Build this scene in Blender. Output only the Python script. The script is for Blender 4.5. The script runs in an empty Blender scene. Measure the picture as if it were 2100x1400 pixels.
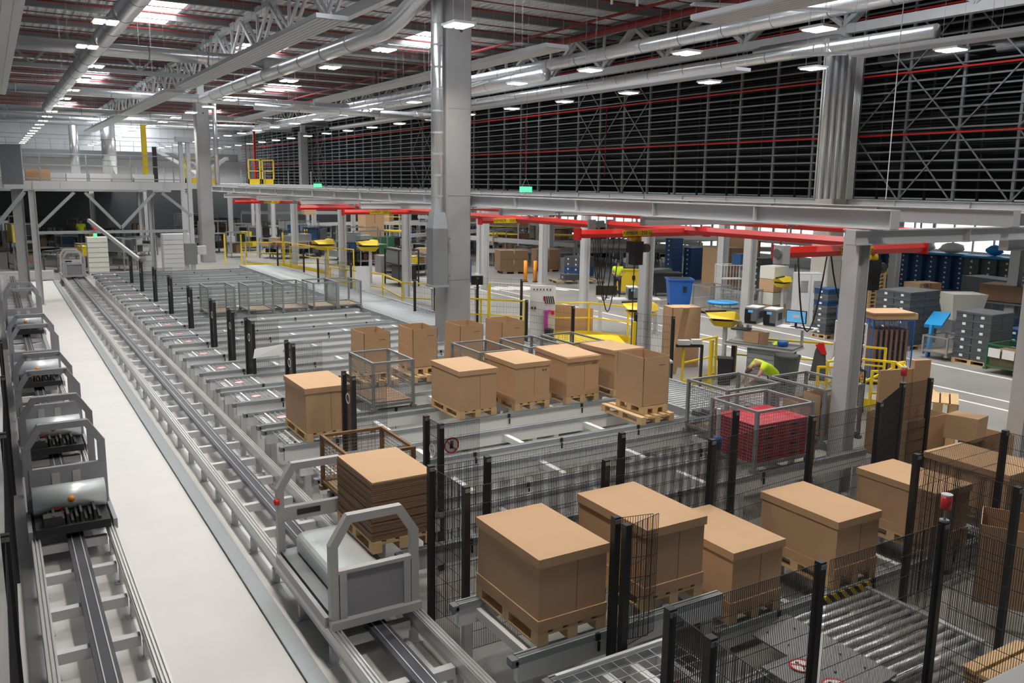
import bpy, math, random
from mathutils import Vector, Matrix, Euler
random.seed(7)
S = bpy.context.scene
COL = S.collection
PI = math.pi

# ------------------------------------------------------------------ camera
cam_d = bpy.data.cameras.new('camera'); cam = bpy.data.objects.new('camera', cam_d); COL.objects.link(cam)
cam_d.sensor_width = 36.0; cam_d.lens = 1750.0 / 2100.0 * 36.0; cam_d.clip_end = 400; cam_d.clip_start = 0.05
_yaw, _pit, _rol = map(math.radians, (31.23, 10.32, 0.8))
_fw = Vector((math.sin(_yaw) * math.cos(_pit), math.cos(_yaw) * math.cos(_pit), -math.sin(_pit)))
_rt0 = Vector((math.cos(_yaw), -math.sin(_yaw), 0)); _up0 = _rt0.cross(_fw)
_rt = _rt0 * math.cos(_rol) + _up0 * math.sin(_rol); _up = _up0 * math.cos(_rol) - _rt0 * math.sin(_rol)
cam.matrix_world = Matrix(((_rt.x, _up.x, -_fw.x, 0), (_rt.y, _up.y, -_fw.y, 0), (_rt.z, _up.z, -_fw.z, 5.1), (0, 0, 0, 1)))
S.camera = cam

# ------------------------------------------------------------------ world, exposure
W = bpy.data.worlds.new('world'); S.world = W; W.use_nodes = True
W.node_tree.nodes['Background'].inputs[0].default_value = (0.80, 0.88, 1.0, 1)
W.node_tree.nodes['Background'].inputs[1].default_value = 0.15
S.view_settings.view_transform = 'Standard'; S.view_settings.look = 'None'
S.view_settings.exposure = -0.25; S.view_settings.gamma = 1.0; S.view_settings.use_curve_mapping = False
LAMP_W = 150.0       # watts of each ceiling lamp
SKY_E = 14.0         # strength of daylight through the roof lights

# ------------------------------------------------------------------ materials
MATS = {}
def mat(name, col, rough=0.6, metal=0.0, emit=0.0, noise=0.0, nscale=6.0, alpha=None, stripes=None):
    m = bpy.data.materials.new(name); m.use_nodes = True; nt = m.node_tree; b = nt.nodes['Principled BSDF']
    b.inputs['Base Color'].default_value = (*col, 1); b.inputs['Roughness'].default_value = rough
    b.inputs['Metallic'].default_value = metal
    if emit:
        b.inputs['Emission Color'].default_value = (*col, 1); b.inputs['Emission Strength'].default_value = emit
    if noise:
        tc = nt.nodes.new('ShaderNodeTexCoord'); nz = nt.nodes.new('ShaderNodeTexNoise')
        nz.inputs['Scale'].default_value = nscale; nz.inputs['Detail'].default_value = 4
        mx = nt.nodes.new('ShaderNodeMix'); mx.data_type = 'RGBA'
        mx.inputs[6].default_value = (*[c * (1 - noise) for c in col], 1); mx.inputs[7].default_value = (*[min(1, c * (1 + noise)) for c in col], 1)
        nt.links.new(tc.outputs['Object'], nz.inputs['Vector']); nt.links.new(nz.outputs['Fac'], mx.inputs[0])
        nt.links.new(mx.outputs[2], b.inputs['Base Color'])
    if stripes:      # (other colour, scale along object x+z)
        tc = nt.nodes.new('ShaderNodeTexCoord'); wv = nt.nodes.new('ShaderNodeTexWave'); wv.bands_direction = 'DIAGONAL'
        wv.inputs['Scale'].default_value = stripes[1]; wv.inputs['Distortion'].default_value = 0
        rp = nt.nodes.new('ShaderNodeValToRGB'); rp.color_ramp.interpolation = 'CONSTANT'
        rp.color_ramp.elements[0].color = (*col, 1); rp.color_ramp.elements[1].position = 0.5; rp.color_ramp.elements[1].color = (*stripes[0], 1)
        nt.links.new(tc.outputs['Object'], wv.inputs['Vector']); nt.links.new(wv.outputs['Fac'], rp.inputs[0]); nt.links.new(rp.outputs[0], b.inputs['Base Color'])
    MATS[name] = m
    return m
def floor_mat():
    m = bpy.data.materials.new('concrete_floor'); m.use_nodes = True; nt = m.node_tree; b = nt.nodes['Principled BSDF']
    tc = nt.nodes.new('ShaderNodeTexCoord')
    n1 = nt.nodes.new('ShaderNodeTexNoise'); n1.inputs['Scale'].default_value = 0.35; n1.inputs['Detail'].default_value = 6; n1.inputs['Roughness'].default_value = 0.6
    n2 = nt.nodes.new('ShaderNodeTexNoise'); n2.inputs['Scale'].default_value = 9; n2.inputs['Detail'].default_value = 5
    r1 = nt.nodes.new('ShaderNodeValToRGB'); r1.color_ramp.elements[0].position = 0.35; r1.color_ramp.elements[1].position = 0.65
    r1.color_ramp.elements[0].color = (0.24, 0.24, 0.235, 1); r1.color_ramp.elements[1].color = (0.34, 0.33, 0.315, 1)
    mx = nt.nodes.new('ShaderNodeMix'); mx.data_type = 'RGBA'; mx.blend_type = 'MULTIPLY'; mx.inputs[0].default_value = 0.25
    for n in (n1, n2): nt.links.new(tc.outputs['Object'], n.inputs['Vector'])
    nt.links.new(n1.outputs['Fac'], r1.inputs[0]); nt.links.new(r1.outputs[0], mx.inputs[6]); nt.links.new(n2.outputs['Fac'], mx.inputs[7])
    nt.links.new(mx.outputs[2], b.inputs['Base Color']); b.inputs['Roughness'].default_value = 0.42
    MATS['floor'] = m; return m
floor_mat()
mat('aisle', (0.63, 0.62, 0.61), 0.5, noise=0.10, nscale=0.9)
mat('steel', (0.56, 0.57, 0.58), 0.5, 0.1, noise=0.06)
mat('beamlight', (0.80, 0.81, 0.81), 0.5)
mat('steel_dark', (0.23, 0.24, 0.25), 0.45, 0.3)
mat('galv', (0.36, 0.39, 0.41), 0.55, 0.3, noise=0.10, nscale=14)
mat('galv_dull', (0.30, 0.32, 0.33), 0.5, 0.45)
mat('alu', (0.72, 0.72, 0.72), 0.32, 0.6)
mat('foil', (0.72, 0.73, 0.74), 0.28, 0.85, noise=0.22, nscale=22)
mat('white', (0.72, 0.73, 0.74), 0.45)
mat('panelgrey', (0.30, 0.31, 0.31), 0.55)
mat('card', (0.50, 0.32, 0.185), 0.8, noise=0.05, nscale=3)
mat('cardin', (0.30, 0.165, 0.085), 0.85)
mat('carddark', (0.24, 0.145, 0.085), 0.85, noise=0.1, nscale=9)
mat('wood', (0.62, 0.43, 0.23), 0.75, noise=0.18, nscale=9)
mat('woodgrey', (0.33, 0.25, 0.17), 0.8, noise=0.2, nscale=9)
mat('black', (0.018, 0.018, 0.020), 0.5)
mat('rubber', (0.03, 0.03, 0.032), 0.6)
mat('busbar', (0.060, 0.062, 0.075), 0.35, noise=0.3, nscale=4)
mat('cart', (0.27, 0.27, 0.29), 0.45)
mat('cartlight', (0.42, 0.41, 0.41), 0.45)
mat('drum', (0.62, 0.66, 0.68), 0.35, 0.3)
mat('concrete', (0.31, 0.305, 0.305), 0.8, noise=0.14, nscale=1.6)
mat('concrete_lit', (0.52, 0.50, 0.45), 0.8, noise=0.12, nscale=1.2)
mat('yellow', (0.80, 0.58, 0.02), 0.45)
mat('hazard', (0.80, 0.58, 0.02), 0.5, stripes=((0.02, 0.02, 0.02), 4.0))
mat('orange', (0.90, 0.33, 0.02), 0.5)
mat('red', (0.62, 0.016, 0.012), 0.38)
mat('redpipe', (0.22, 0.016, 0.016), 0.6)
mat('crimson', (0.42, 0.012, 0.030), 0.5, noise=0.15, nscale=5)
mat('blue', (0.015, 0.11, 0.42), 0.45)
mat('bluetote', (0.020, 0.07, 0.19), 0.5)
mat('skyblue', (0.02, 0.28, 0.62), 0.45)
mat('tote', (0.085, 0.095, 0.105), 0.5)
mat('totelight', (0.13, 0.14, 0.145), 0.5)
mat('green', (0.03, 0.14, 0.06), 0.5)
mat('hivis', (0.62, 0.86, 0.02), 0.7)
mat('skin', (0.45, 0.25, 0.17), 0.6)
mat('trouser', (0.03, 0.032, 0.045), 0.8)
mat('greyshirt', (0.20, 0.20, 0.21), 0.8)
mat('hair', (0.03, 0.02, 0.015), 0.7)
mat('wallgrey', (0.86, 0.86, 0.86), 0.7)
mat('deck', (0.74, 0.75, 0.76), 0.6, 0.1)
mat('purlin', (0.22, 0.21, 0.21), 0.6)
mat('rackdark', (0.006, 0.006, 0.007), 0.9)  # near-black for the unlit depth inside the racking
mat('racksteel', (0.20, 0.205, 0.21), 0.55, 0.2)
mat('racksteel_shade', (0.022, 0.023, 0.024), 0.7, 0.0)  # rear rack steel, shade inside the racking put into its colour
mat('paint', (0.80, 0.80, 0.78), 0.6)
mat('screen', (0.10, 0.32, 0.55), 0.4, emit=0.8)
mat('darkscreen', (0.012, 0.013, 0.016), 0.25)
mat('paper', (0.80, 0.80, 0.80), 0.7)
mat('magenta', (0.62, 0.06, 0.42), 0.5)
mat('greenlit', (0.05, 0.75, 0.25), 0.5, emit=2.2)
mat('lamp', (1.0, 0.95, 0.86), 0.5, emit=9.0)
mat('skylight', (0.90, 0.95, 1.0), 0.5, emit=SKY_E)
mat('daylight', (0.92, 0.96, 1.0), 0.5, emit=1.6)
mat('redlamp', (0.60, 0.03, 0.03), 0.3)
mat('whitetub', (0.66, 0.66, 0.60), 0.5)
mat('rust', (0.20, 0.11, 0.05), 0.8, noise=0.3, nscale=12)

# ------------------------------------------------------------------ mesh helpers
class MB:
    def __init__(s): s.v = []; s.f = []
    def box(s, x0, y0, z0, x1, y1, z1):
        n = len(s.v)
        s.v += [(x0, y0, z0), (x1, y0, z0), (x1, y1, z0), (x0, y1, z0), (x0, y0, z1), (x1, y0, z1), (x1, y1, z1), (x0, y1, z1)]
        s.f += [(n, n+3, n+2, n+1), (n+4, n+5, n+6, n+7), (n, n+1, n+5, n+4), (n+1, n+2, n+6, n+5), (n+2, n+3, n+7, n+6), (n+3, n, n+4, n+7)]
        return s
    def cbox(s, cx, cy, cz, sx, sy, sz): return s.box(cx-sx/2, cy-sy/2, cz-sz/2, cx+sx/2, cy+sy/2, cz+sz/2)
    def bar(s, p, q, w, h=None):
        h = h or w; p = Vector(p); q = Vector(q); d = (q-p).normalized()
        up = Vector((0, 0, 1)) if abs(d.z) < 0.98 else Vector((0, 1, 0))
        a = d.cross(up).normalized() * (w/2); b = a.normalized().cross(d) * (h/2)
        n = len(s.v)
        for e in (p, q):
            for sa, sb in ((-1, -1), (1, -1), (1, 1), (-1, 1)): s.v.append(tuple(e + a*sa + b*sb))
        s.f += [(n, n+1, n+2, n+3), (n+7, n+6, n+5, n+4), (n, n+4, n+5, n+1), (n+1, n+5, n+6, n+2), (n+2, n+6, n+7, n+3), (n+3, n+7, n+4, n)]
        return s
    def tube(s, pts, r, k=8, caps=True):
        pts = [Vector(p) for p in pts]; rs = r if isinstance(r, (list, tuple)) else [r]*len(pts)
        n0 = len(s.v)
        for i, p in enumerate(pts):
            d = (pts[min(i+1, len(pts)-1)] - pts[max(i-1, 0)]).normalized()
            up = Vector((0, 0, 1)) if abs(d.z) < 0.9 else Vector((0, 1, 0))
            a = d.cross(up).normalized(); b = a.cross(d)
            for j in range(k):
                t = 2*PI*j/k; s.v.append(tuple(p + (a*math.cos(t) + b*math.sin(t))*rs[i]))
        for i in range(len(pts)-1):
            for j in range(k):
                s.f.append((n0+i*k+j, n0+i*k+(j+1) % k, n0+(i+1)*k+(j+1) % k, n0+(i+1)*k+j))
        if caps: s.f += [tuple(n0+j for j in range(k))[::-1], tuple(n0+(len(pts)-1)*k+j for j in range(k))]
        return s
    def quad(s, *p):
        n = len(s.v); s.v += [tuple(q) for q in p]; s.f.append(tuple(range(n, n+len(p)))); return s
    def prism(s, poly, y0, y1):       # polygon in (x,z) extruded along y
        n = len(s.v); k = len(poly)
        s.v += [(x, y0, z) for x, z in poly] + [(x, y1, z) for x, z in poly]
        s.f += [tuple(range(n, n+k)), tuple(range(n+2*k-1, n+k-1, -1))]
        for j in range(k): s.f.append((n+j, n+k+j, n+k+(j+1) % k, n+(j+1) % k))
        return s
    def mesh(s, name, m, smooth=False):
        me = bpy.data.meshes.new(name); me.from_pydata(s.v, [], s.f); me.materials.append(MATS[m])
        if smooth: me.polygons.foreach_set('use_smooth', [True]*len(me.polygons))
        me.update(); return me
    def obj(s, name, m, parent=None, smooth=False, label=None):
        o = bpy.data.objects.new(name, s.mesh(name, m, smooth)); COL.objects.link(o)
        if parent: o.parent = parent
        if label: o['label'] = label
        return o
def hbeam(mb, p, q, w, h, t=0.016, up=True):
    """H section along p-q: web vertical, flanges horizontal (up=True); for posts flanges face Y"""
    p = Vector(p); q = Vector(q); d = (q-p).normalized()
    if abs(d.z) > 0.9:
        x, y = p.x, p.y; z0, z1 = min(p.z, q.z), max(p.z, q.z)
        mb.box(x-h/2, y-w/2, z0, x-h/2+t, y+w/2, z1); mb.box(x+h/2-t, y-w/2, z0, x+h/2, y+w/2, z1); mb.box(x-h/2+t, y-t/2, z0, x+h/2-t, y+t/2, z1)
    else:
        u = Vector((0, 0, 1))
        mb.bar(p+u*(h/2-t/2), q+u*(h/2-t/2), w, t); mb.bar(p-u*(h/2-t/2), q-u*(h/2-t/2), w, t); mb.bar(p, q, t, h)
    return mb
def tag(o, label, cat, group=None, kind=None):
    o['label'] = label; o['category'] = cat
    if group: o['group'] = group
    if kind: o['kind'] = kind
    return o
def thing(name, label, cat, loc=(0, 0, 0), rz=0.0, group=None):
    o = bpy.data.objects.new(name, None); COL.objects.link(o); o.location = loc; o.rotation_euler = (0, 0, rz); o.empty_display_size = 0.1
    return tag(o, label, cat, group)
def struct(name, mb, m):
    o = mb.obj(name, m); o['kind'] = 'structure'; return o
KIDS = {}
def dup(root, loc, rz=None, label=None, group=None, scale=None):
    def cp(o, par):
        c = o.copy(); COL.objects.link(c)
        if par: c.parent = par
        for ch in list(o.children): cp(ch, c)
        return c
    r = cp(root, None); r.location = loc
    if rz is not None: r.rotation_euler = (0, 0, rz)
    if label: r['label'] = label
    if group: r['group'] = group
    if scale: r.scale = scale
    return r
ORD = ['first', 'second', 'third', 'fourth', 'fifth', 'sixth', 'seventh', 'eighth', 'ninth', 'tenth', 'eleventh', 'twelfth', 'thirteenth', 'fourteenth',
       'fifteenth', 'sixteenth', 'seventeenth', 'eighteenth', 'nineteenth', 'twentieth', 'twenty-first', 'twenty-second', 'twenty-third', 'twenty-fourth', 'twenty-fifth', 'twenty-sixth', 'twenty-seventh', 'twenty-eighth']

# ------------------------------------------------------------------ setting
ZC = 13.4
f = MB(); f.box(-14, -2, -0.3, 62, 122, 0.0); struct('floor', f, 'floor')
f = MB(); f.box(-0.9, -2, 0.0, 3.75, 49.5, 0.006); struct('trim_40', f, 'aisle')
# corrugated roof deck, ribs along Y
f = MB(); x = -14.0; prof = []
while x < 62: prof += [(x, ZC), (x+0.16, ZC), (x+0.20, ZC+0.15), (x+0.36, ZC+0.15)]; x += 0.40
n = len(prof); f.v = [(a, -18.0, b) for a, b in prof] + [(a, 122.0, b) for a, b in prof]
f.f = [(i, i+1, n+i+1, n+i) for i in range(n-1)]
ceiling = struct('ceiling', f, 'deck')
for i in range(24):      # purlins along X
    y = 3.6 + i*4.85; b = MB(); b.box(-14, y-0.09, ZC-0.42, 62, y+0.09, ZC-0.36); b.box(-14, y-0.09, ZC-0.06, 62, y+0.09, ZC-0.005); b.box(-14, y-0.015, ZC-0.36, 62, y+0.015, ZC-0.06); b.obj('purlin', 'purlin', ceiling)
f = MB(); f.box(-14, 118, 0, 62, 118.3, ZC+0.3)
far = struct('wall_back', f, 'wallgrey')
for z in (10.4, 11.6, 12.7): b = MB(); b.box(-14, 117.96, z, 62, 118.0, z+0.04); b.obj('panel_joint', 'steel_dark', far)
f = MB(); f.box(33.4, 9, 4.85, 33.6, 118, ZC); struct('wall_rack_void', f, 'rackdark')  # near-black sheet standing in for the shaded depth of the racking
f = MB(); f.box(46, 4, 0, 46.3, 118, 0.7); f.box(46, 4, 1.45, 46.3, 118, 1.9); f.box(46, 4, 3.9, 46.3, 118, 4.5); struct('wall_side', f, 'wallgrey')
for i in range(19):       # strip windows in the side wall, under the rack platform
    y0 = 6 + i*5.9; w = MB(); w.box(46.12, y0+0.1, 1.9, 46.16, y0+5.8, 3.9); w.box(46.12, y0+0.1, 0.7, 46.16, y0+5.8, 1.45)
    o = struct('window_%d' % (i+1), w, 'daylight')
    b = MB()
    for k in range(6): b.box(46.02, y0+k*1.16, 0.7, 46.12, y0+k*1.16+0.09, 3.9)
    b.obj('window_frame', 'steel', o)
# roof lights
k = 20
for X in (6.0, 13.8, 21.0, 36):
    for Y in (15, 44, 75, 104):
        if X == 13.8: Y += 10
        if X == 21.0: Y -= 1
        w = MB(); w.box(X, Y, ZC-0.04, X+2.7, Y+6.4, ZC-0.015); o = struct('window_%d' % k, w, 'skylight'); k += 1
        b = MB(); b.box(X-0.12, Y-0.12, ZC-0.10, X, Y+6.52, ZC); b.box(X+2.7, Y-0.12, ZC-0.10, X+2.82, Y+6.52, ZC); b.box(X-0.12, Y-0.12, ZC-0.10, X+2.82, Y, ZC); b.box(X-0.12, Y+6.4, ZC-0.10, X+2.82, Y+6.52, ZC)
        b.obj('window_frame', 'white', o)
        ld = bpy.data.lights.new('daylight', 'AREA'); ld.shape = 'RECTANGLE'; ld.size = 2.6; ld.size_y = 6.2; ld.energy = 130 if Y < 95 else 600; ld.color = (0.9, 0.95, 1.0)
        l = bpy.data.objects.new('daylight', ld); COL.objects.link(l); l.location = (X+1.35, Y+3.2, ZC-0.12); l.parent = o
# painted floor lines
def line(i, p, q, w=0.10):
    b = MB(); p = Vector((*p, 0.004)); q = Vector((*q, 0.004)); b.bar(p, q, w, 0.006); struct('trim_%d' % i, b, 'paint')
line(1, (24.5, 30), (23.8, 10)); line(2, (21.4, 40), (21.2, 7)); line(3, (20.5, 40), (20.3, 7)); line(4, (24.5, 37.2), (17.8, 46))
for i in range(7): line(5+i, (20.6+i*0.62, 38.4-i*0.3), (21.3+i*0.62, 36.4-i*0.3), 0.3)
line(13, (24.5, 30.0), (31.5, 30.0)); line(14, (2.64-2.2, 26.6), (2.6, 26.6), 0.03); line(15, (1.3, 20.8), (2.5, 20.8), 0.02)

# ------------------------------------------------------------------ concrete columns
def column(x, y, h, label, m='concrete', w=0.8):
    t = thing('concrete_column', label, 'column', (x, y, 0))
    c = 0.05; a = w/2; poly = [(-a+c, -a), (a-c, -a), (a, -a+c), (a, a-c), (a-c, a), (-a+c, a), (-a, a-c), (-a, -a+c)]
    b = MB(); n = len(poly); b.v = [(px, py, 0) for px, py in poly] + [(px, py, h) for px, py in poly]
    b.f = [tuple(range(n))[::-1], tuple(range(n, 2*n))] + [(i, (i+1) % n, n+(i+1) % n, n+i) for i in range(n)]
    b.obj('shaft', m, t)
    b = MB(); b.cbox(0, 0, h+0.35, w*0.5, w*0.5, 0.7); b.cbox(0, 0, h+0.03, w*0.9, w*0.9, 0.06); b.obj('steel_head', 'steel', t)
    b = MB(); b.tube([(0.05, -a-0.004, h-1.1), (0.05, -a+0.02, h-1.1)], 0.05, 10); b.obj('cast_hole', 'black', t)
    b = MB()
    for z in (2.4, 4.8, 7.2): b.box(-a+c, -a-0.003, z, a-c, -a+0.001, z+0.012)
    b.obj('cast_joint', 'steel_dark', t)
    return t
C1 = (11.45, 22.3); C2 = (11.75, 57.4); CR = (28.0, 22.4); C3 = (28.1, 88.5)
column(*C1, 10.4, 'grey square concrete column at the centre of the hall, beside the silver vertical duct')
column(*C2, 10.4, 'grey concrete column left of centre, behind the grey mezzanine walkway')
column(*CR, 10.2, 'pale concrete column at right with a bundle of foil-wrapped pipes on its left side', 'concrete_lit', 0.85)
column(*C3, 10.2, 'distant concrete column at the far end of the dark storage racking')

# ------------------------------------------------------------------ roof trusses (double-angle diagonals)
def truss(x, y0, y1, label, zb=11.05, wd=0.30):
    t = thing('roof_truss', label, 'roof truss', (x, y0, zb), 0, 'long white roof trusses'); L = y1-y0
    b = MB(); b.bar((0, 0, 0), (0, L, 0), wd, 0.34); b.obj('bottom_chord', 'steel', t)
    b = MB(); b.bar((0, 0, 1.95), (0, L, 1.95), wd, 0.26); b.obj('top_chord', 'steel', t)
    p = 4.85; n = int(L/p); p = L/n
    for i in range(n):
        for s in (0, 1):
            b = MB()
            for sx in (-0.14, 0.14): b.bar((sx, (i+0.5)*p, 1.85), (sx, (i+s)*p, 0.15), 0.10, 0.17)
            b.obj('diagonal', 'steel', t)
        b = MB(); b.bar((0, i*p, 0.1), (0, i*p, 1.85), 0.12, 0.12); b.obj('post', 'steel', t)
for k, (y0, y1) in enumerate([(2.0, 22.4), (22.4, 57.4), (57.4, 88.5), (88.5, 117.8)]):
    if k: truss(11.45, y0, y1, 'white lattice roof truss over the middle column row, %s bay from the front' % ORD[k])
    truss(28.05, y0, y1, 'white lattice roof truss along the dark racking, %s bay from the front' % ORD[k])
for k, y in enumerate((57.4,)):
    t = thing('roof_truss', 'white lattice roof truss crossing the hall, %s from the front' % ORD[k], 'roof truss', (-6, y, 11.5), 0, 'cross roof trusses')
    b = MB(); b.bar((0, 0, 0), (17.2, 0, 0), 0.24, 0.24); b.obj('bottom_chord', 'galv_dull', t)
    b = MB(); b.bar((0, 0, 1.6), (17.2, 0, 1.6), 0.22, 0.22); b.obj('top_chord', 'galv_dull', t)
    for i in range(6):
        for s in (0, 1):
            b = MB(); b.bar(((i+0.5)*2.87, 0, 1.55), ((i+s)*2.87, 0, 0.08), 0.12, 0.12); b.obj('diagonal', 'galv_dull', t)

# ------------------------------------------------------------------ red sprinkler pipes under the roof
t = thing('sprinkler_piping', 'red sprinkler pipes running across the hall close under the roof', 'sprinkler pipe', (0, 0, ZC-0.42))
for i in range(66):
    y = 7.1+i*1.62; b = MB(); b.tube([(-14, y, 0.1), (33, y, 0.1)], 0.028 if i % 3 else 0.045, 6); b.obj('branch_pipe', 'redpipe', t)
b = MB(); b.tube([(26.0, 4, -0.5), (26.0, 117, -0.5)], 0.16, 10); b.obj('main_pipe', 'redpipe', t)
b = MB(); b.tube([(24.6, 4, -0.3), (24.6, 117, -0.3)], 0.07, 8); b.obj('main_pipe', 'redpipe', t)

# ------------------------------------------------------------------ ventilation ducts
def duct(name_label, pts, r, m='foil', k=16, rings=True, ringstep=2.4):
    t = thing('ventilation_duct', name_label, 'duct', pts[0]); o = Vector(pts[0])
    b = MB(); b.tube([Vector(p)-o for p in pts], r, k); b.obj('duct_body', m, t, True)
    if rings:
        for p, q in zip(pts, pts[1:]):
            p = Vector(p)-o; q = Vector(q)-o; L = (q-p).length; d = (q-p).normalized(); n = int(L/ringstep)
            for i in range(1, n+1):
                c = p+d*(L*i/(n+1)); b = MB(); b.tube([c-d*0.025, c+d*0.025], r*1.035, k); b.obj('clamp_ring', 'galv', t)
    return t
def smooth_path(P, n=5, rad=0.6):
    P = [Vector(p) for p in P]; out = [P[0]]
    for a, b, c in zip(P, P[1:], P[2:]):
        d1 = (a-b).normalized()*min(rad, (a-b).length*0.45); d2 = (c-b).normalized()*min(rad, (c-b).length*0.45)
        for i in range(n+1):
            u = i/n; out.append((b+d1)*(1-u)**2 + b*2*u*(1-u) + (b+d2)*u*u)
    return out+[P[-1]]
duct('long silver round duct under the roof above the left aisle', [(3.25, 10, 9.25), (3.25, 57.5, 9.25)], 0.27)
duct('foil duct with an S-bend passing left of the central column', smooth_path([(15.5, 17.5, 11.15), (11.9, 21.2, 10.55), (10.55, 21.35, 10.5), (9.9, 23.0, 9.35), (9.9, 47.5, 9.35)], 6, 0.7), 0.25)
duct('vertical foil-wrapped duct down the left side of the central column', [(10.78, 21.95, 10.6), (10.78, 21.95, 4.2)], 0.17, ringstep=0.6)
duct('long foil duct beneath the racking-side truss', [(24.2, 8, 11.0), (24.2, 70, 11.0)], 0.30)
duct('silver duct running below the right-hand truss', [(26.3, 17.5, 10.15), (26.3, 64, 10.15)], 0.24)
duct('silver duct above the far right radiant panels', [(19.6, 30, 9.55), (19.6, 74, 9.55)], 0.27)
duct('short foil duct stub hanging right of the pale column', [(30.2, 15.6, 10.1), (30.2, 22.3, 10.1)], 0.26)
for k, (y, x1) in enumerate([(36, 12.0), (53.5, 20.0), (69, 24.0), (79, 24.0)]):
    duct('silver duct crossing the hall below the roof, %s from the front' % ORD[k], [(-3, y, 9.85), (x1, y, 9.85)], 0.24)
duct('thin silver duct crossing near the middle of the hall', [(12.5, 47.5, 9.1), (24.3, 47.5, 9.1)], 0.2)
duct('slim foil duct down the side of the left column', [(12.45, 56.9, 10.6), (12.45, 56.9, 4.9)], 0.14)
duct('silver standing duct beyond the mezzanine walkway', [(8.6, 78, 10), (8.6, 78, 5)], 0.55)
duct('slim silver standing duct beyond the mezzanine walkway', [(6.4, 82, 9.6), (6.4, 82, 5)], 0.35)
# grey ventilation cabinet at the foot of the vertical duct
t = thing('duct_outlet_box', 'tall grey sheet-metal air outlet box on the central column', 'air outlet', (10.75, 21.9, 2.3))
b = MB(); b.cbox(0, 0, 0.8, 0.46, 0.42, 1.6); b.obj('casing', 'galv_dull', t)
b = MB(); n = 4
b.v = [(-.23, -.21, 1.6), (.23, -.21, 1.6), (.23, .21, 1.6), (-.23, .21, 1.6), (-.17, -.16, 2.05), (.17, -.16, 2.05), (.17, .16, 2.05), (-.17, .16, 2.05)]
b.f = [(0, 1, 5, 4), (1, 2, 6, 5), (2, 3, 7, 6), (3, 0, 4, 7), (4, 5, 6, 7)]; b.obj('transition_hood', 'galv', t)
b = MB(); b.cbox(0, 0, -0.03, 0.52, 0.46, 0.06); b.obj('base_flange', 'galv', t)
b = MB()
for z in (0.25, 1.3): b.cbox(0.3, -0.1, z, 0.12, 0.1, 0.06)
b.obj('wall_bracket', 'steel_dark', t)
# pipe bundle on the pale column
t = thing('pipe_bundle', 'bundle of foil-wrapped vertical pipes left of the pale concrete column', 'pipes', (26.75, 21.6, 4.79))
for i in range(4):
    x = -0.55+i*0.36; pts = smooth_path([(x, -0.1, 0), (x, -0.1, 5.6-i*0.08+(0.35 if i > 1 else 0)), (x, 3.5+i*0.2, 5.6-i*0.08+(0.35 if i > 1 else 0))], 5, 0.45)
    b = MB(); b.tube(pts, 0.145, 12); b.obj('insulated_pipe', 'foil', t, True)
for x in (-1.0, -0.86, 0.78, 0.86, 0.94, 1.02, 1.1):
    b = MB(); b.tube([(x, -0.25, 0), (x, -0.25, 5.6)], 0.028, 6); b.obj('bare_pipe', 'alu', t, True)

# ------------------------------------------------------------------ radiant ceiling panels
def rpanel(x0, x1, y0, y1, z, label, ribs=True):
    t = thing('radiant_panel', label, 'radiant ceiling panel', (x0, y0, z), 0, 'long grey radiant ceiling panels')
    w = x1-x0; L = y1-y0
    b = MB(); b.box(0, 0, 0.02, w, L, 0.13); b.obj('panel_casing', 'steel', t)
    b = MB(); n = 6
    for i in range(n): b.box(w*(i+0.08)/n, 0.02, 0.0, w*(i+0.92)/n, L-0.02, 0.02)
    b.obj('profiled_face', 'steel', t)
    b = MB()
    k = max(2, int(L/3.5))
    for i in range(k+1):
        for sx in (0.12, w-0.12): b.tube([(sx, L*i/k*0.98+0.1, 0.12), (sx, L*i/k*0.98+0.1, ZC-0.3-z)], 0.005, 4)
    b.obj('hanger_wire', 'galv_dull', t)
rpanel(7.05, 7.85, 20.9, 39.0, 9.0, 'nearest long radiant panel hanging left of the central column')
rpanel(7.05, 7.85, 41.5, 57.0, 9.0, 'radiant panel left of the central column, second in its line')
rpanel(7.05, 7.85, 60.0, 80, 9.0, 'radiant panel left of the central column, farthest in its line')
rpanel(-0.4, 1.03, 12.0, 48.0, 9.0, 'wide ribbed radiant panel at the upper left corner')
rpanel(13.9, 14.7, 21.3, 42.0, 9.0, 'radiant panel starting just right of the central column top')
rpanel(13.9, 14.7, 45.0, 58, 9.0, 'radiant panel behind the central column, middle distance')
rpanel(14.5, 15.5, 8.0, 16.0, 9.0, 'ribbed radiant panel at the top edge right of centre')
rpanel(21.7, 22.4, 21.6, 42.0, 9.0, 'radiant panel in front of the dark racking, middle length')
rpanel(22.0, 22.7, 9.0, 17.4, 9.0, 'nearest radiant panel in front of the racking at upper right')
rpanel(21.7, 22.4, 46.0, 62, 9.0, 'radiant panel in front of the racking, far part')
rpanel(7.4, 8.0, 17.0, 20.3, 9.9, 'short radiant panel end above the big left panel')

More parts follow.
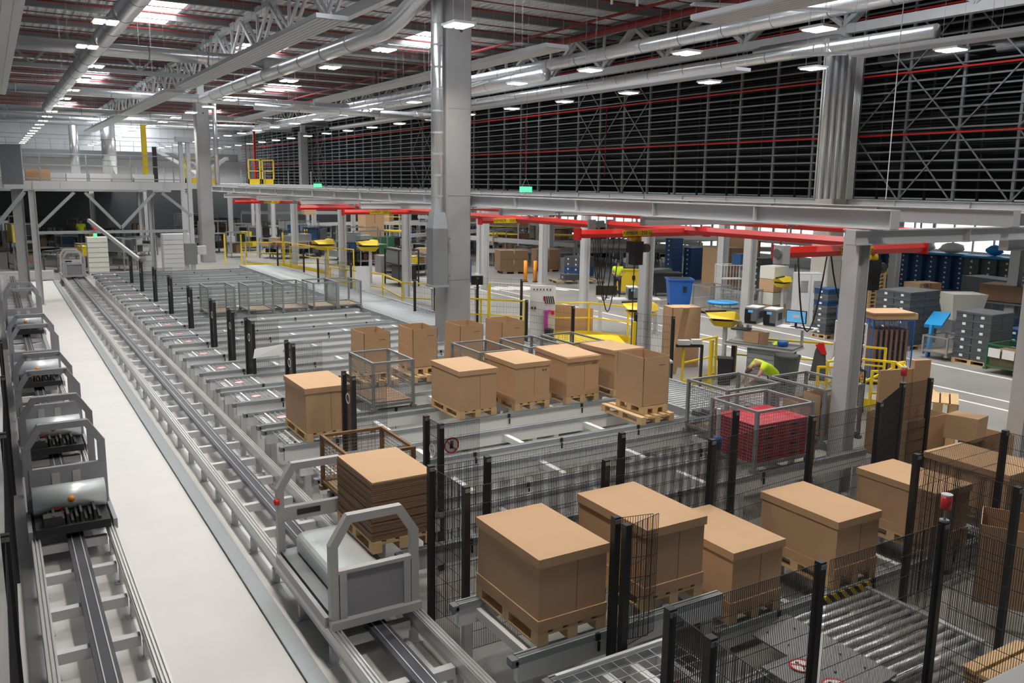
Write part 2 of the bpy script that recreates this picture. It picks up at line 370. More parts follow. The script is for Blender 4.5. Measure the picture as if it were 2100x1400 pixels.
# ------------------------------------------------------------------ ceiling lamps
lp = thing('ceiling_lamp', 'twin white ceiling lamp over the left aisle', 'ceiling lamp', (0, 0, 9), 0, 'twin-field ceiling lamps')
b = MB(); b.cbox(0, 0, 0.05, 0.62, 0.72, 0.06); b.obj('lamp_housing', 'steel', lp)
for s in (-0.155, 0.155):
    b = MB(); b.cbox(s, 0, 0.005, 0.22, 0.62, 0.025); b.obj('diffuser', 'lamp', lp)
b = MB()
for s in (-0.3, 0.3): b.tube([(0, s, 0.08), (0, s, ZC-9.3)], 0.005, 4)
b.obj('suspension_wire', 'galv_dull', lp)
ld = bpy.data.lights.new('lamp_light', 'AREA'); ld.shape = 'RECTANGLE'; ld.size = 0.6; ld.size_y = 0.65; ld.energy = LAMP_W; ld.spread = math.radians(125); ld.color = (1.0, 0.94, 0.85)
l = bpy.data.objects.new('lamp_light', ld); COL.objects.link(l); l.location = (0, 0, -0.03); l.parent = lp
ROWS = [(3.5, 'above the left shuttle aisle'), (10.35, 'beside the central foil duct'), (17.9, 'over the red crane tracks'), (23.4, 'along the front of the dark racking')]
first = True
for x, w in ROWS:
    for k in list(range(22))+[-1]:  # rows extended to the back wall and, unseen, over the foreground for brightness
        y = 10.3+4.77*k
        lab = 'white twin ceiling lamp %s, %s from the front' % (w, ORD[k]) if k >= 0 else 'white twin ceiling lamp %s, %s unseen one over the foreground' % (w, ORD[-k-1])
        if False: lab = 'white twin ceiling lamp %s, %s from the front, tiny in the distance' % (w, ORD[k])
        xx = x-0.65 if (x < 4 and k in (3, 4)) else x
        if first: lp.location = (xx, y, 9.0); lp['label'] = lab; first = False
        else: dup(lp, (xx, y, 9.0), 0, lab)
# light conduits / cable trays hanging under the roof
def tray(label, p, q, w=0.3):
    t = thing('cable_tray', label, 'cable tray', p); d = Vector(q)-Vector(p)
    b = MB(); n = d.normalized().cross(Vector((0, 0, 1)))*(w/2)
    for s in (-1, 1): b.bar(n*s, n*s+d, 0.05, 0.06)
    b.obj('side_rail', 'alu', t)
    b = MB(); k = max(2, int(d.length/0.5))
    for i in range(k+1): c = d*(i/k); b.bar(c-n, c+n, 0.03, 0.02)
    b.obj('tray_rung', 'alu', t)
tray('pair of bright metal rails at the top right, leading to a radiant panel', (17.0, 18.7, 10.1), (21.3, 16.9, 10.1), 0.25)
tray('bright metal rail frame joining the nearest right radiant panel', (21.0, 18.6, 9.1), (22.1, 17.5, 9.1), 0.35)
tray('metal rail line at the middle of the ceiling, right of the central column', (16.5, 29.5, 9.0), (17.6, 36, 9.0), 0.25)
tray('long cable tray under the roof left of the racking', (18.8, 44, 9.3), (18.8, 70, 9.3), 0.4)
for k, (x, y) in enumerate([(14.6, 19.2), (15.3, 19.0)]):
    b = MB(); b.tube([(0, 0, 0), (0, 0, 2.6)], 0.035, 8); o = b.obj('hanging_pipe', 'alu', None, True); o.location = (x, y, 9.9); tag(o, 'silver vertical pipe hanging by the upper radiant panel, %s of the pair' % ('left' if k == 0 else 'right'), 'pipe')

# ------------------------------------------------------------------ dark storage racking on its platform
f = MB(); f.box(28.7, 8, 4.45, 45.95, 117.9, 4.78); t = f.obj('rack_platform', 'panelgrey'); tag(t, 'grey floor platform that carries the dark storage racking', 'platform')
XR = 29.0
rack = thing('storage_rack', 'tall dark storage racking filling the right side of the hall above the platform', 'storage rack', (XR, 0, 4.78))
ups = [13.93+2.07*k for k in range(50)]
for y in ups:
    b = MB(); b.box(-0.05, y-0.05, 0, 0.05, y+0.05, 8.5); b.box(-0.12, y-0.1, 0, 0.12, y+0.1, 0.02); b.obj('upright', 'racksteel', rack)
for y in ups:
    b = MB(); b.box(1.45, y-0.04, 0, 1.53, y+0.04, 8.5); b.obj('upright', 'racksteel_shade', rack)
rows = []
for base in (0.25, 2.4, 4.55, 6.7):
    rows += [base+0.15+0.34*i for i in range(6)]
for z in rows:
    if z < 8.4:
        b = MB(); b.box(-0.10, 9, z-0.03, -0.05, 117, z+0.03); b.obj('shelf_rail', 'racksteel', rack)
        b = MB(); b.box(1.38, 9, z-0.02, 1.45, 117, z+0.02); b.obj('shelf_rail', 'racksteel_shade', rack)
        b = MB(); b.box(2.8, 9, z-0.02, 2.9, 117, z+0.02); b.obj('shelf_rail', 'racksteel_shade', rack)
brz = [(0, 1), (1, 2), (2, 3), (3, 4), (10, 11), (11, 12), (12, 13), (21, 22), (22, 23), (23, 24), (34, 35), (35, 36)]
for a, c in brz:
    ya, yc = ups[a], ups[c]
    for j, (z0, z1) in enumerate(((0, 2.45), (2.45, 4.6), (4.6, 6.75))):
        s = (a+j) % 2
        b = MB(); b.bar((-0.13, ya, z0 if s else z1), (-0.13, yc, z1 if s else z0), 0.02, 0.05); b.obj('brace', 'racksteel', rack)
        if a % 2 == 0: b = MB(); b.bar((-0.14, yc, z0 if s else z1), (-0.14, ya, z1 if s else z0), 0.02, 0.05); b.obj('brace', 'racksteel', rack)
b = MB()
for j in range(60):
    y = 14.5+random.random()*85; z = random.choice(rows[:18]); b.box(0.3, y, z, 1.2, y+0.6, z+0.22)
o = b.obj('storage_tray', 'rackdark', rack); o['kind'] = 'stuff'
pp = thing('sprinkler_piping', 'thin red sprinkler pipes running along the front of the dark racking', 'sprinkler pipe', (XR-0.2, 0, 4.78))
for z in (2.37, 4.55, 6.7): b = MB(); b.tube([(0, 9, z), (0, 117, z)], 0.035, 6); b.obj('branch_pipe', 'red', pp)
for y in (38.0, 46.2): b = MB(); b.tube([(0, y, 0.9), (0, y, 4.5)], 0.03, 6); b.obj('riser_pipe', 'redpipe', pp)
b = MB(); b.tube([(0, 0, 0), (0, 0, 12.5)], 0.14, 10); o = b.obj('riser_pipe', 'red', None, True); o.location = (25.6, 98, 0); tag(o, 'red vertical pipe far away beside the end of the racking', 'pipe')

# ------------------------------------------------------------------ shuttle tracks
def track(x0, x1, y0, y1, label, sp, off, bend=False):
    t = thing('shuttle_track', label, 'rail track', (x0, y0, 0)); g = x1-x0; L = y1-y0
    for s in (0, 1):
        x = g*s; b = MB()
        if bend and s:
            for dx in (-0.035, 0, 0.035): b.bar((x+dx, 0.55, 0.42), (x+dx, L, 0.42), 0.018, 0.03)
            b.box(x-0.055, 0.55, 0.30, x+0.055, L, 0.41)
            b.bar((x+0.0, 0.55, 0.36), (x-0.25, -0.6, 0.36), 0.11, 0.11)
        else:
            b.box(x-0.055, 0, 0.30, x+0.055, L, 0.41)
            for dx in (-0.04, 0, 0.04): b.box(x+dx-0.008, 0, 0.41, x+dx+0.008, L, 0.432)
        b.obj('running_rail', 'alu', t)
        b = MB(); b.box(x-0.03, 0.4, 0.2, x+0.03, L, 0.30); b.obj('rail_web', 'steel', t)
    n = int(L/sp)
    for i in range(n):
        y = off+i*sp
        b = MB(); b.box(0.06, y-0.05, 0.17, g-0.06, y+0.05, 0.29); b.obj('sleeper', 'steel', t)
        if i % 1 == 0 and i < 46:
            for x in (0.0, g): b = MB(); b.box(x-0.04, y-0.04, 0.0, x+0.04, y+0.04, 0.2); b.box(x-0.09, y-0.07, 0, x+0.09, y+0.07, 0.015); b.obj('support_foot', 'steel', t)
    b = MB(); b.box(g*0.40, 0, 0.29, g*0.62, L, 0.36); b.obj('power_rail', 'busbar', t)
    b = MB(); b.box(g*0.45, 0, 0.36, g*0.45+0.012, L, 0.368); b.box(g*0.565, 0, 0.36, g*0.565+0.012, L, 0.368); b.obj('contact_strip', 'alu', t)
    return t
track(2.78, 3.72, 3.2, 49.5, 'right-hand rail track of the transfer shuttle beside the conveyor ends', 1.1, 0.6)
track(0.15, 1.07, 4.2, 49.0, 'left-hand rail track of the second transfer shuttle', 1.02, 1.05, True)
b = MB(); b.box(2.42, 3, 0, 2.60, 49, 0.03); b.box(2.40, 3, 0.03, 2.42, 49, 0.05)
o = b.obj('cable_cover', 'galv'); tag(o, 'flat galvanised cover strip on the floor along the right track', 'cable cover')
b = MB(); b.box(-4, 49.6, 0.15, 2.5, 49.95, 0.5); o = b.obj('end_beam', 'steel'); tag(o, 'low grey steel beam crossing the far end of the aisle', 'beam')

def shuttle(label, y, x0=2.74, group='grey transfer shuttles', h=1.72):
    t = thing('transfer_shuttle', label, 'transfer shuttle', (x0, y, 0.43), 0, group); g = 1.02; L = 1.95
    for yy in (0, L):
        b = MB(); w = 0.09
        outer = [(0, 0), (0, h-0.78), (0.20, h-0.50), (g-0.20, h-0.50), (g, h-0.78), (g, 0)]
        P = [Vector((x, yy, z)) for x, z in outer]
        P = [Vector((0.045, yy, 0)), Vector((0.045, yy, h-0.80)), Vector((0.22, yy, h-0.52)), Vector((g-0.22, yy, h-0.52)), Vector((g-0.045, yy, h-0.80)), Vector((g-0.045, yy, 0))]
        for p, q in zip(P, P[1:]): b.bar(p-(q-p).normalized()*0.02, q+(q-p).normalized()*0.02, 0.09, 0.09)
        b.obj('portal_frame', 'cartlight', t)
    b = MB(); b.box(0.09, -0.02, 0.08, g-0.09, 0.01, 0.60); b.obj('front_panel', 'cart', t)
    b = MB(); b.box(0.09, -0.05, 0.60, g-0.09, 0.03, 0.64); b.obj('panel_cap', 'cartlight', t)
    for x in (0.10, g-0.18): b = MB(); b.box(x, -0.05, 0.06, x+0.08, 0.0, 0.60); b.obj('panel_strut', 'cartlight', t)
    b = MB(); b.box(-0.01, -0.10, 0.0, g+0.01, -0.02, 0.09); b.obj('bumper_bar', 'cartlight', t)
    b = MB(); b.box(0.09, L-0.04, 0.50, g-0.09, L+0.04, 0.68); b.obj('rear_crossbar', 'cartlight', t)
    b = MB(); b.box(0.25, L-0.05, 0.56, 0.55, L-0.04, 0.63); b.obj('sensor_strip', 'darkscreen', t)
    b = MB(); b.box(0.03, 0.0, 0.02, g-0.03, L, 0.12); b.obj('chassis', 'steel_dark', t)
    b = MB(); n = 10; poly = [(0.2, 0.14), (0.2, 0.30), (0.215, 0.335), (0.25, 0.36), (0.33, 0.372), (0.69, 0.372), (0.77, 0.36), (0.805, 0.335), (0.82, 0.30), (0.82, 0.14)]
    b.prism(poly, 0.55, 1.80); b.obj('drive_cover', 'drum', t, False)
    b = MB(); b.box(0.20, 0.06, 0.14, 0.82, 0.50, 0.30)
    for i in range(7): b.box(0.22+i*0.085, 0.10, 0.30, 0.26+i*0.085, 0.46, 0.36)
    b.obj('cable_box', 'rubber', t)
    for sx in (-0.03, g):
        b = MB(); b.bar((sx+0.015, 0.05, 0.04), (sx+0.015, L-0.05, 0.04), 0.05, 0.12); b.obj('side_skirt', 'cartlight', t)
    b = MB(); b.tube([(0.02, L-0.06, 0.78), (-0.04, L-0.06, 0.78)], 0.04, 10); b.obj('stop_button', 'red', t, True)
    b = MB()
    for x in (0.1, g-0.1):
        for yy in (0.2, L-0.2): b.tube([(x-0.05, yy, 0.02), (x+0.05, yy, 0.02)], 0.06, 12)
    b.obj('wheel', 'rubber', t)
    return t
sh = shuttle('grey transfer shuttle in the foreground on the right track, beside the stacked cardboard', 8.18)
def cart2(o, lab, loc):
    r = dup(o, loc, 0, lab); return r
cart2(sh, 'grey transfer shuttle at the far end of the right track', (2.74, 46.8, 0.43))
def shuttle_left(label, y, x0=0.10):
    t = thing('transfer_shuttle', label, 'transfer shuttle', (x0, y, 0.43), 0, 'dark grey shuttles on the left track'); g = 1.02
    for yy in (0, 1.75):
        b = MB(); P = [Vector((0.045, yy, 0)), Vector((0.045, yy, 1.02)), Vector((0.22, yy, 1.30)), Vector((g-0.22, yy, 1.30)), Vector((g-0.045, yy, 1.02)), Vector((g-0.045, yy, 0))]
        for p, q in zip(P, P[1:]): b.bar(p-(q-p).normalized()*0.02, q+(q-p).normalized()*0.02, 0.10, 0.09)
        b.obj('portal_frame', 'cart', t)
    b = MB(); b.box(0.05, -0.06, 0.42, g-0.05, 0.02, 0.72); b.obj('cross_panel', 'cart', t)
    for x in (0.32, 0.58): b = MB(); b.box(x, -0.075, 0.48, x+0.10, -0.06, 0.64); b.obj('light_plate', 'cartlight', t)
    b = MB(); b.tube([(0.06, -0.26, 0.34), (g-0.06, -0.26, 0.34)], 0.19, 20); b.obj('drive_drum', 'drum', t, True)
    b = MB(); b.tube([(0.52, -0.455, 0.36), (0.52, -0.43, 0.36)], 0.045, 12); b.obj('orange_knob', 'orange', t, True)
    b = MB(); ring(b, (0.34, -0.44, 0.30), 0.07, 0.015, 20, 'y'); b.obj('warning_ring', 'red', t)
    b = MB(); b.box(0.06, -0.85, 0.02, g-0.06, 1.75, 0.13); b.obj('chassis', 'black', t)
    b = MB(); random.seed(5)
    for i in range(13): x = 0.16+i*0.055; b.box(x, -0.78, 0.13, x+0.03, -0.38, 0.17+0.05*(i % 3))
    b.box(0.16, -0.8, 0.13, 0.38, -0.62, 0.26); b.obj('cable_chain', 'rubber', t)
    b = MB(); b.tube([(0.46, -0.62, 0.2), (0.44, -0.48, 0.24)], 0.022, 8); b.obj('red_plug', 'red', t)
    b = MB(); b.box(0.12, 0.25, 0.13, g-0.12, 1.5, 0.24)
    for i in range(12): x = 0.16+i*0.06; b.box(x, 0.35, 0.24, x+0.02, 1.4, 0.30)
    b.obj('machine_bed', 'steel_dark', t)
    for sx in (0.0, g): b = MB(); b.bar((sx, -0.8, 0.03), (sx, 1.7, 0.03), 0.05, 0.14); b.obj('side_skirt', 'cart', t)
    b = MB()
    for x in (0.1, g-0.1):
        for yy in (0.0, 1.6): b.tube([(x-0.05, yy, 0.02), (x+0.05, yy, 0.02)], 0.06, 12)
    b.obj('wheel', 'rubber', t)
    return t

# ------------------------------------------------------------------ chain conveyors
ZT = 0.83
def conveyor(label, x0, x1, y0, y1, z=ZT, guard=True, group='chain conveyor lanes', tubes=1.25, legs=2.2, sensors=True, sign=True):
    t = thing('chain_conveyor', label, 'conveyor', (x0, y0, 0), 0, group); L = x1-x0; w = y1-y0
    for yy in (0.0, w):
        b = MB(); b.box(0, yy-0.035, z-0.26, L, yy+0.035, z-0.07); b.obj('side_beam', 'beamlight', t)
        b = MB(); b.box(-0.03, yy-0.05, z-0.07, L+0.03, yy+0.05, z-0.03); b.box(0.0, yy-0.05, z-0.03, L, yy-0.03, z); b.box(0.0, yy+0.03, z-0.03, L, yy+0.05, z); b.obj('chain_profile', 'galv', t)
        b = MB(); b.box(0, yy-0.018, z-0.03, L, yy+0.018, z-0.004); b.obj('chain', 'steel_dark', t)
        b = MB(); b.box(-0.07, yy-0.05, z-0.09, -0.0, yy+0.05, z-0.01); b.obj('end_sprocket', 'steel_dark', t)
    n = max(1, int(L/tubes))
    for i in range(n):
        x = 0.25+i*(L-0.4)/max(1, n-1) if n > 1 else L/2
        b = MB(); b.box(x-0.045, 0.03, z-0.20, x+0.045, w-0.03, z-0.10); b.obj('cross_member', 'white', t)
    n = max(2, int(L/legs)+1)
    for i in range(n):
        x = 0.12+i*(L-0.3)/(n-1)
        for yy in (0.0, w):
            b = MB(); b.box(x-0.05, yy-0.035, 0.0, x+0.05, yy+0.035, z-0.26); b.box(x-0.08, yy-0.07, 0, x+0.08, yy+0.07, 0.012); b.obj('leg', 'steel', t)
    if guard:
        b = MB(); gx = 0.9
        for i in range(10): b.box(0.1+i*gx/9, 0.05, z-0.047, 0.108+i*gx/9, w-0.05, z-0.039)
        for j in range(8): b.box(0.1, 0.05+j*(w-0.1)/7, z-0.047, 0.1+gx, 0.058+j*(w-0.1)/7, z-0.039)
        b.obj('mesh_guard', 'alu', t)
        for x in (0.3, 0.86): b = MB(); b.box(x, 0.05, z-0.06, x+0.035, w-0.05, z-0.035); b.obj('guard_bar', 'white', t)
        if sign:
            b = MB(); b.tube([(0.52, w*0.5, z-0.04), (0.52, w*0.5, z-0.035)], 0.10, 20); b.obj('prohibition_plate', 'paper', t)
            b = MB(); ring(b, (0.52, w*0.5, z-0.033), 0.105, 0.014); b.bar((0.46, w*0.5+0.06, z-0.032), (0.58, w*0.5-0.06, z-0.032), 0.014, 0.004); b.obj('prohibition_ring', 'red', t)
    if sensors:
        for i in range(max(1, int(L/1.7))):
            x = 0.9+i*1.7; b = MB(); b.cbox(x, -0.055, z-0.03, 0.05, 0.03, 0.07); b.cbox(x+0.02, -0.05, z-0.14, 0.02, 0.02, 0.10); b.obj('sensor', 'black', t)
    return t
def ring(b, c, r, w, k=24, axis='z'):
    c = Vector(c); n0 = len(b.v)
    for i in range(k):
        a = 2*PI*i/k
        for rr, dz in ((r-w, 0), (r, 0), (r, 0.003), (r-w, 0.003)):
            if axis == 'z': p = c+Vector((rr*math.cos(a), rr*math.sin(a), dz))
            elif axis == 'x': p = c+Vector((dz, rr*math.cos(a), rr*math.sin(a)))
            else: p = c+Vector((rr*math.cos(a), dz, rr*math.sin(a)))
            b.v.append(tuple(p))
    for i in range(k):
        j = (i+1) % k
        for q in range(4): b.f.append((n0+i*4+q, n0+j*4+q, n0+j*4+(q+1) % 4, n0+i*4+(q+1) % 4))
shl = shuttle_left('dark grey transfer shuttle on the left track, nearest of the four', 13.1)
for k, (y, w) in enumerate([(17.0, 'second nearest of the four'), (22.6, 'third nearest of the four'), (30.4, 'farthest of the four')]):
    dup(shl, (0.10, y, 0.43), 0, 'dark grey transfer shuttle on the left track, %s' % w)
near = [(6.15, 7.33, 6.4, 'short chain conveyor in the foreground carrying the two nearest lidded boxes', False),
        (8.75, 9.68, 12.3, 'chain conveyor just behind the black mesh fence, loaded with the stacked cardboard', False),
        (10.12, 11.12, 12.3, 'chain conveyor behind the fence, second lane back from the mesh fence', False),
        (11.75, 12.68, 11.2, 'chain conveyor carrying the open carton on two pallets', True),
        (13.52, 14.6, 11.3, 'chain conveyor carrying the row of lidded boxes in the middle', True),
        (14.95, 15.9, 11.3, 'chain conveyor behind the row of lidded boxes, with wire cages on it', True)]
for y0, y1, x1, lab, g in near: conveyor(lab, 3.82, x1, y0, y1, ZT, g)
conveyor('foreground conveyor with a large wire mesh cover left of the front fence', 3.92, 5.3, 4.85, 5.72, 0.80, False, tubes=0.3, sensors=False)
t = thing('mesh_cover', 'large wire mesh cover lying over the foreground conveyor', 'mesh cover', (3.95, 4.88, 0.805))
b = MB()
for i in range(10): b.box(0.02+i*0.145, 0, 0, 0.026+i*0.145, 0.8, 0.006)
for j in range(7): b.box(0.0, 0.0+j*0.13, 0.0, 1.33, 0.006+j*0.13, 0.006)
b.obj('wire_grid', 'alu', t)
b = MB(); b.bar((0, 0.81, 0.02), (1.34, 0.81, 0.02), 0.035); b.obj('cover_rod', 'white', t)
t = thing('prohibition_sign', 'red-edged round sign on the foreground mesh cover, cut by the bottom edge', 'sign', (4.75, 5.02, 0.815))
b = MB(); b.tube([(0, 0, 0), (0, 0, 0.004)], 0.11, 24); b.obj('sign_plate', 'paper', t); b = MB(); ring(b, (0, 0, 0.005), 0.12, 0.02); b.obj('red_ring', 'red', t)
b = MB(); b.box(3.5, 0.9, 0, 5.2, 1.83, 3.0); o = b.obj('machine_housing', 'steel'); tag(o, 'pale grey machine housing cut by the lower right corner of the picture', 'machine')
LY = [16.75, 18.15, 19.85, 21.8, 23.75, 25.1, 26.95, 28.3, 30.2, 31.6, 33.5, 34.9, 36.7, 38.1, 39.9, 41.3, 43.0]
c0 = None
for k, y in enumerate(LY):
    lab = 'chain conveyor lane of the long parallel row, %s behind the wire cage lane' % ORD[k]
    if y == 28.3: lab = 'chain conveyor lane carrying the row of empty wire mesh cages'
    if c0 is None: c0 = conveyor(lab, 3.82, 10.7, y, y+1.0)
    else: dup(c0, (3.82, y, 0), 0, lab)
# low roller and chain conveyors in the right foreground
conveyor('low chain conveyor in the right foreground under the four farther lidded boxes', 6.45, 13.2, 6.2, 7.33, 0.36, False, tubes=0.9)
conveyor('low chain conveyor behind the front fence, with a mesh cover', 4.2, 7.0, 4.5, 5.3, 0.40, False, tubes=0.7)
def rollers(label, x0, x1, y0, y1, z, along='y', pitch=0.13, r=0.038, mroll='galv', group='roller conveyors', legs=True):
    t = thing('roller_conveyor', label, 'roller conveyor', (x0, y0, 0), 0, group); L = x1-x0; w = y1-y0
    if along == 'y':
        for xx in (0, L): b = MB(); b.box(xx-0.03, 0, z-0.16, xx+0.03, w, z+0.015); b.obj('side_frame', 'galv', t)
        n = int(w/pitch)
        for i in range(min(n, 95)):
            y = pitch*(i+0.5)*w/(min(n, 95)*pitch); b = MB(); b.tube([(0.03, y, z-r), (L-0.03, y, z-r)], r, 8); b.obj('roller', mroll, t, True)
    else:
        for yy in (0, w): b = MB(); b.box(0, yy-0.03, z-0.16, L, yy+0.03, z+0.015); b.obj('side_frame', 'galv', t)
        n = int(L/pitch)
        for i in range(min(n, 95)):
            x = (i+0.5)*L/min(n, 95); b = MB(); b.tube([(x, 0.03, z-r), (x, w-0.03, z-r)], r, 8); b.obj('roller', mroll, t, True)
    if legs:
        m = max(2, int(max(L, w)/2.0)+1)
        for i in range(m):
            for s in (0, 1):
                px, py = ((s*L, 0.1+i*(w-0.2)/(m-1)) if along == 'y' else (0.1+i*(L-0.2)/(m-1), s*w))
                b = MB(); b.box(px-0.035, py-0.035, 0, px+0.035, py+0.035, z-0.16); b.obj('leg', 'steel', t)
    return t
rollers('low roller conveyor in the right foreground behind the front fence', 7.2, 8.7, 4.55, 6.0, 0.38, 'y', 0.125, 0.035, 'alu')
rollers('wide roller conveyor running away along the right ends of the lanes', 10.9, 12.7, 23.6, 45.5, 0.83, 'y', 0.2, 0.045)
rollers('roller conveyor section right of the open carton on two pallets', 11.45, 13.0, 11.75, 15.2, 0.80, 'y', 0.14, 0.04)
rollers('roller conveyor section beside the central column foot', 10.95, 12.5, 15.5, 21.5, 0.80, 'y', 0.16, 0.04)
t = thing('guard_plate', 'dark grey perforated steel plate beside the low roller conveyor', 'steel plate', (6.45, 4.5, 0.42))
b = MB(); b.v = [(0.15, 0, 0), (0.68, 0, 0.10), (0.68, 1.35, 0.10), (0.15, 1.35, 0), (0.15, 0, -0.02), (0.68, 0, 0.08), (0.68, 1.35, 0.08), (0.15, 1.35, -0.02)]
b.f = [(0, 1, 2, 3), (7, 6, 5, 4), (0, 4, 5, 1), (1, 5, 6, 2), (2, 6, 7, 3), (3, 7, 4, 0)]; b.obj('plate', 'steel_dark', t)
b = MB()
for i in range(9): b.tube([(0.28+0.25*(i % 2), 0.1+i*0.145, 0.03+0.046*(i % 2)), (0.28+0.25*(i % 2), 0.1+i*0.145, 0.037+0.046*(i % 2))], 0.012, 8)
b.obj('bolt_hole', 'black', t)
for k, (x, y, w) in enumerate([(6.55, 5.15, 'left'), (6.55, 4.75, 'right')]):
    t = thing('prohibition_sign', 'round no-walking sign on the low conveyor cover, %s of the two' % w, 'sign', (x, y, 0.435))
    b = MB(); b.tube([(0, 0, 0), (0, 0, 0.004)], 0.12, 24); b.obj('sign_plate', 'paper', t)
    b = MB(); ring(b, (0, 0, 0.005), 0.125, 0.02); b.bar((-0.08, 0.08, 0.007), (0.08, -0.08, 0.007), 0.018, 0.004); b.obj('red_ring', 'red', t)
    b = MB(); b.tube([(0.0, 0.055, 0.004), (0.0, 0.055, 0.007)], 0.018, 10); b.bar((0, 0.03, 0.0055), (0, -0.02, 0.0055), 0.03, 0.003); b.bar((0, -0.02, 0.0055), (0.035, -0.07, 0.0055), 0.014, 0.003); b.bar((0, -0.02, 0.0055), (-0.035, -0.07, 0.0055), 0.014, 0.003); b.obj('figure_mark', 'black', t)
b = MB(); b.box(6.2, 4.5, 0.405, 6.9, 5.35, 0.43); o = b.obj('cover_plate', 'steel_dark'); tag(o, 'dark cover plate under the two round signs on the low conveyor', 'cover plate')
b = MB(); b.box(8.1, 6.135, 0.20, 9.0, 6.16, 0.34); o = b.obj('hazard_strip', 'hazard'); tag(o, 'yellow and black striped edge below the fourth lidded box', 'hazard strip')

# ------------------------------------------------------------------ black safety fences
def wire_panel(b, p, q, z0, z1, pitch=0.022, hp=0.19, r=0.0021):
    p = Vector(p); q = Vector(q); d = q-p; L = d.length; n = max(1, int(L/pitch))
    for i in range(n+1):
        c = p+d*(i/n); b.box(c.x-r, c.y-r, z0, c.x+r, c.y+r, z1)
    m = max(1, int((z1-z0)/hp))
    for j in range(m+1):
        z = z0+(z1-z0)*j/m; b.bar((p.x, p.y, z), (q.x, q.y, z), 0.005, 0.005)
def fence(label, pts, h=2.0, z0=0.12, panels=None, group='black mesh safety fences', pitch=0.022, pw=0.07, posts=None):
    o = pts[0]; t = thing('safety_fence', label, 'fence', (o[0], o[1], 0), 0, group)
    P = [Vector((x-o[0], y-o[1], 0)) for x, y in pts]
    for i, p in enumerate(P):
        if posts is not None and i not in posts: continue
        b = MB(); b.box(p.x-pw/2, p.y-pw/2, 0, p.x+pw/2, p.y+pw/2, h); b.obj('fence_post', 'black', t)
        b = MB(); b.box(p.x-pw*0.45, p.y-pw*0.62, h-0.06, p.x+pw*0.45, p.y-pw*0.5, h-0.02); b.obj('post_fitting', 'steel_dark', t)
    for i, (p, q) in enumerate(zip(P, P[1:])):
        if panels is not None and i not in panels: continue
        b = MB(); d = (q-p).normalized()*0.045; wire_panel(b, p+d, q-d, z0, h-0.02, pitch); b.obj('mesh_panel', 'black', t)
    return t
fence('long black mesh fence behind the nearest two lidded boxes', [(4.03, 7.53), (5.86, 7.53), (7.54, 7.54), (9.6, 7.7), (11.15, 7.75)])
fence('black mesh fence in front of the second conveyor lane, starting by the cardboard stack', [(4.0, 8.32), (4.72, 8.30), (6.72, 8.32), (8.86, 8.42)])
fence('short black mesh return joining the two parallel fences near the shuttle', [(4.02, 7.60), (4.0, 8.26)], posts=[])
fence('black mesh fence across the front right corner', [(5.80, 4.45), (4.13, 4.46), (4.1, 4.0), (4.05, 2.9)])
fence('black mesh fence at the front right, from the blue-capped post to the lamp post', [(5.88, 4.45), (7.57, 4.46)], posts=[1])
fence('black mesh fence running from the lamp post towards the lower right corner', [(7.60, 4.40), (7.70, 2.6)], posts=[])
fence('black mesh enclosure around the fifth lidded box at the right', [(9.30, 5.90), (11.3, 5.96), (11.3, 4.9)])
fence('black mesh fence panel running right from the enclosure post', [(9.32, 5.84), (9.2, 4.65)], posts=[1])
fence('black mesh fence beside the yellow handrail cage with a red lamp', [(11.22, 7.78), (12.6, 8.37), (13.4, 8.4)], posts=[1, 2])
fence('black mesh fence along the left edge of the aisle', [(-0.14, 2.0), (-0.14, 5.1), (-0.13, 8.42), (-0.10, 12.0), (-0.06, 15.6), (-0.06, 19.2)])
GAPS = [(9.9, 4.80), (13.08, 4.80), (16.33, 4.80), (19.5, 4.82), (21.33, 4.82), (23.33, 4.82), (26.5, 4.84), (29.78, 4.84), (33.05, 4.86), (36.3, 4.86), (39.5, 4.9)]
def sign_on(t, x, y, z):
    b = MB(); b.tube([(x, y-0.012, z), (x, y-0.006, z)], 0.10, 20); b.obj('prohibition_sign', 'paper', t)
    b = MB(); ring(b, (x, y-0.018, z), 0.11, 0.018, axis='y'); b.bar((x-0.07, y-0.016, z+0.07), (x+0.07, y-0.016, z-0.07), 0.016, 0.004); b.obj('red_ring', 'red', t)
    b = MB(); b.cbox(x, y-0.014, z-0.015, 0.055, 0.003, 0.06)
    for j in range(4): b.cbox(x-0.022+j*0.015, y-0.014, z+0.035, 0.010, 0.003, 0.045)
    b.obj('hand_mark', 'black', t)
for k, (y, x) in enumerate(GAPS):
    hs = 0.22 if k != 3 else 0.3
    t = fence('short black two-post fence between conveyor lanes, %s from the front' % ORD[k], [(x, y+hs), (x, y-hs), (x+0.62, y-hs)], 2.04, 0.35, group='short fences between the lanes', posts=[0, 1], pitch=0.022 if k < 5 else 0.03)
    if k == 0: sign_on(t, 0.16, -2*hs+0.02, 1.72)
    b = MB(); ring(b, (-0.02, -hs, 1.62), 0.09, 0.02, axis='x'); b.obj('warning_ring', 'paper', t)
t = thing('paper_notice', 'white paper sheet taped to the short fence between the lanes', 'paper', (4.75, 19.3, 1.25))
b = MB(); b.v = [(-0.03, -0.42, 0.0), (0.62, -0.45, 0.04), (0.66, -0.42, 0.27), (0.02, -0.38, 0.20), (-0.03, -0.43, 0.0), (0.62, -0.46, 0.04), (0.66, -0.43, 0.27), (0.02, -0.39, 0.20)]
b.f = [(3, 2, 1, 0), (4, 5, 6, 7), (0, 1, 5, 4), (1, 2, 6, 5), (2, 3, 7, 6), (3, 0, 4, 7)]; b.obj('sheet', 'paper', t)
fence('V-shaped black mesh gate between the two nearest lidded boxes', [(4.83, 6.02), (5.26, 5.93)], 2.04, 0.75, posts=[0], pitch=0.025)
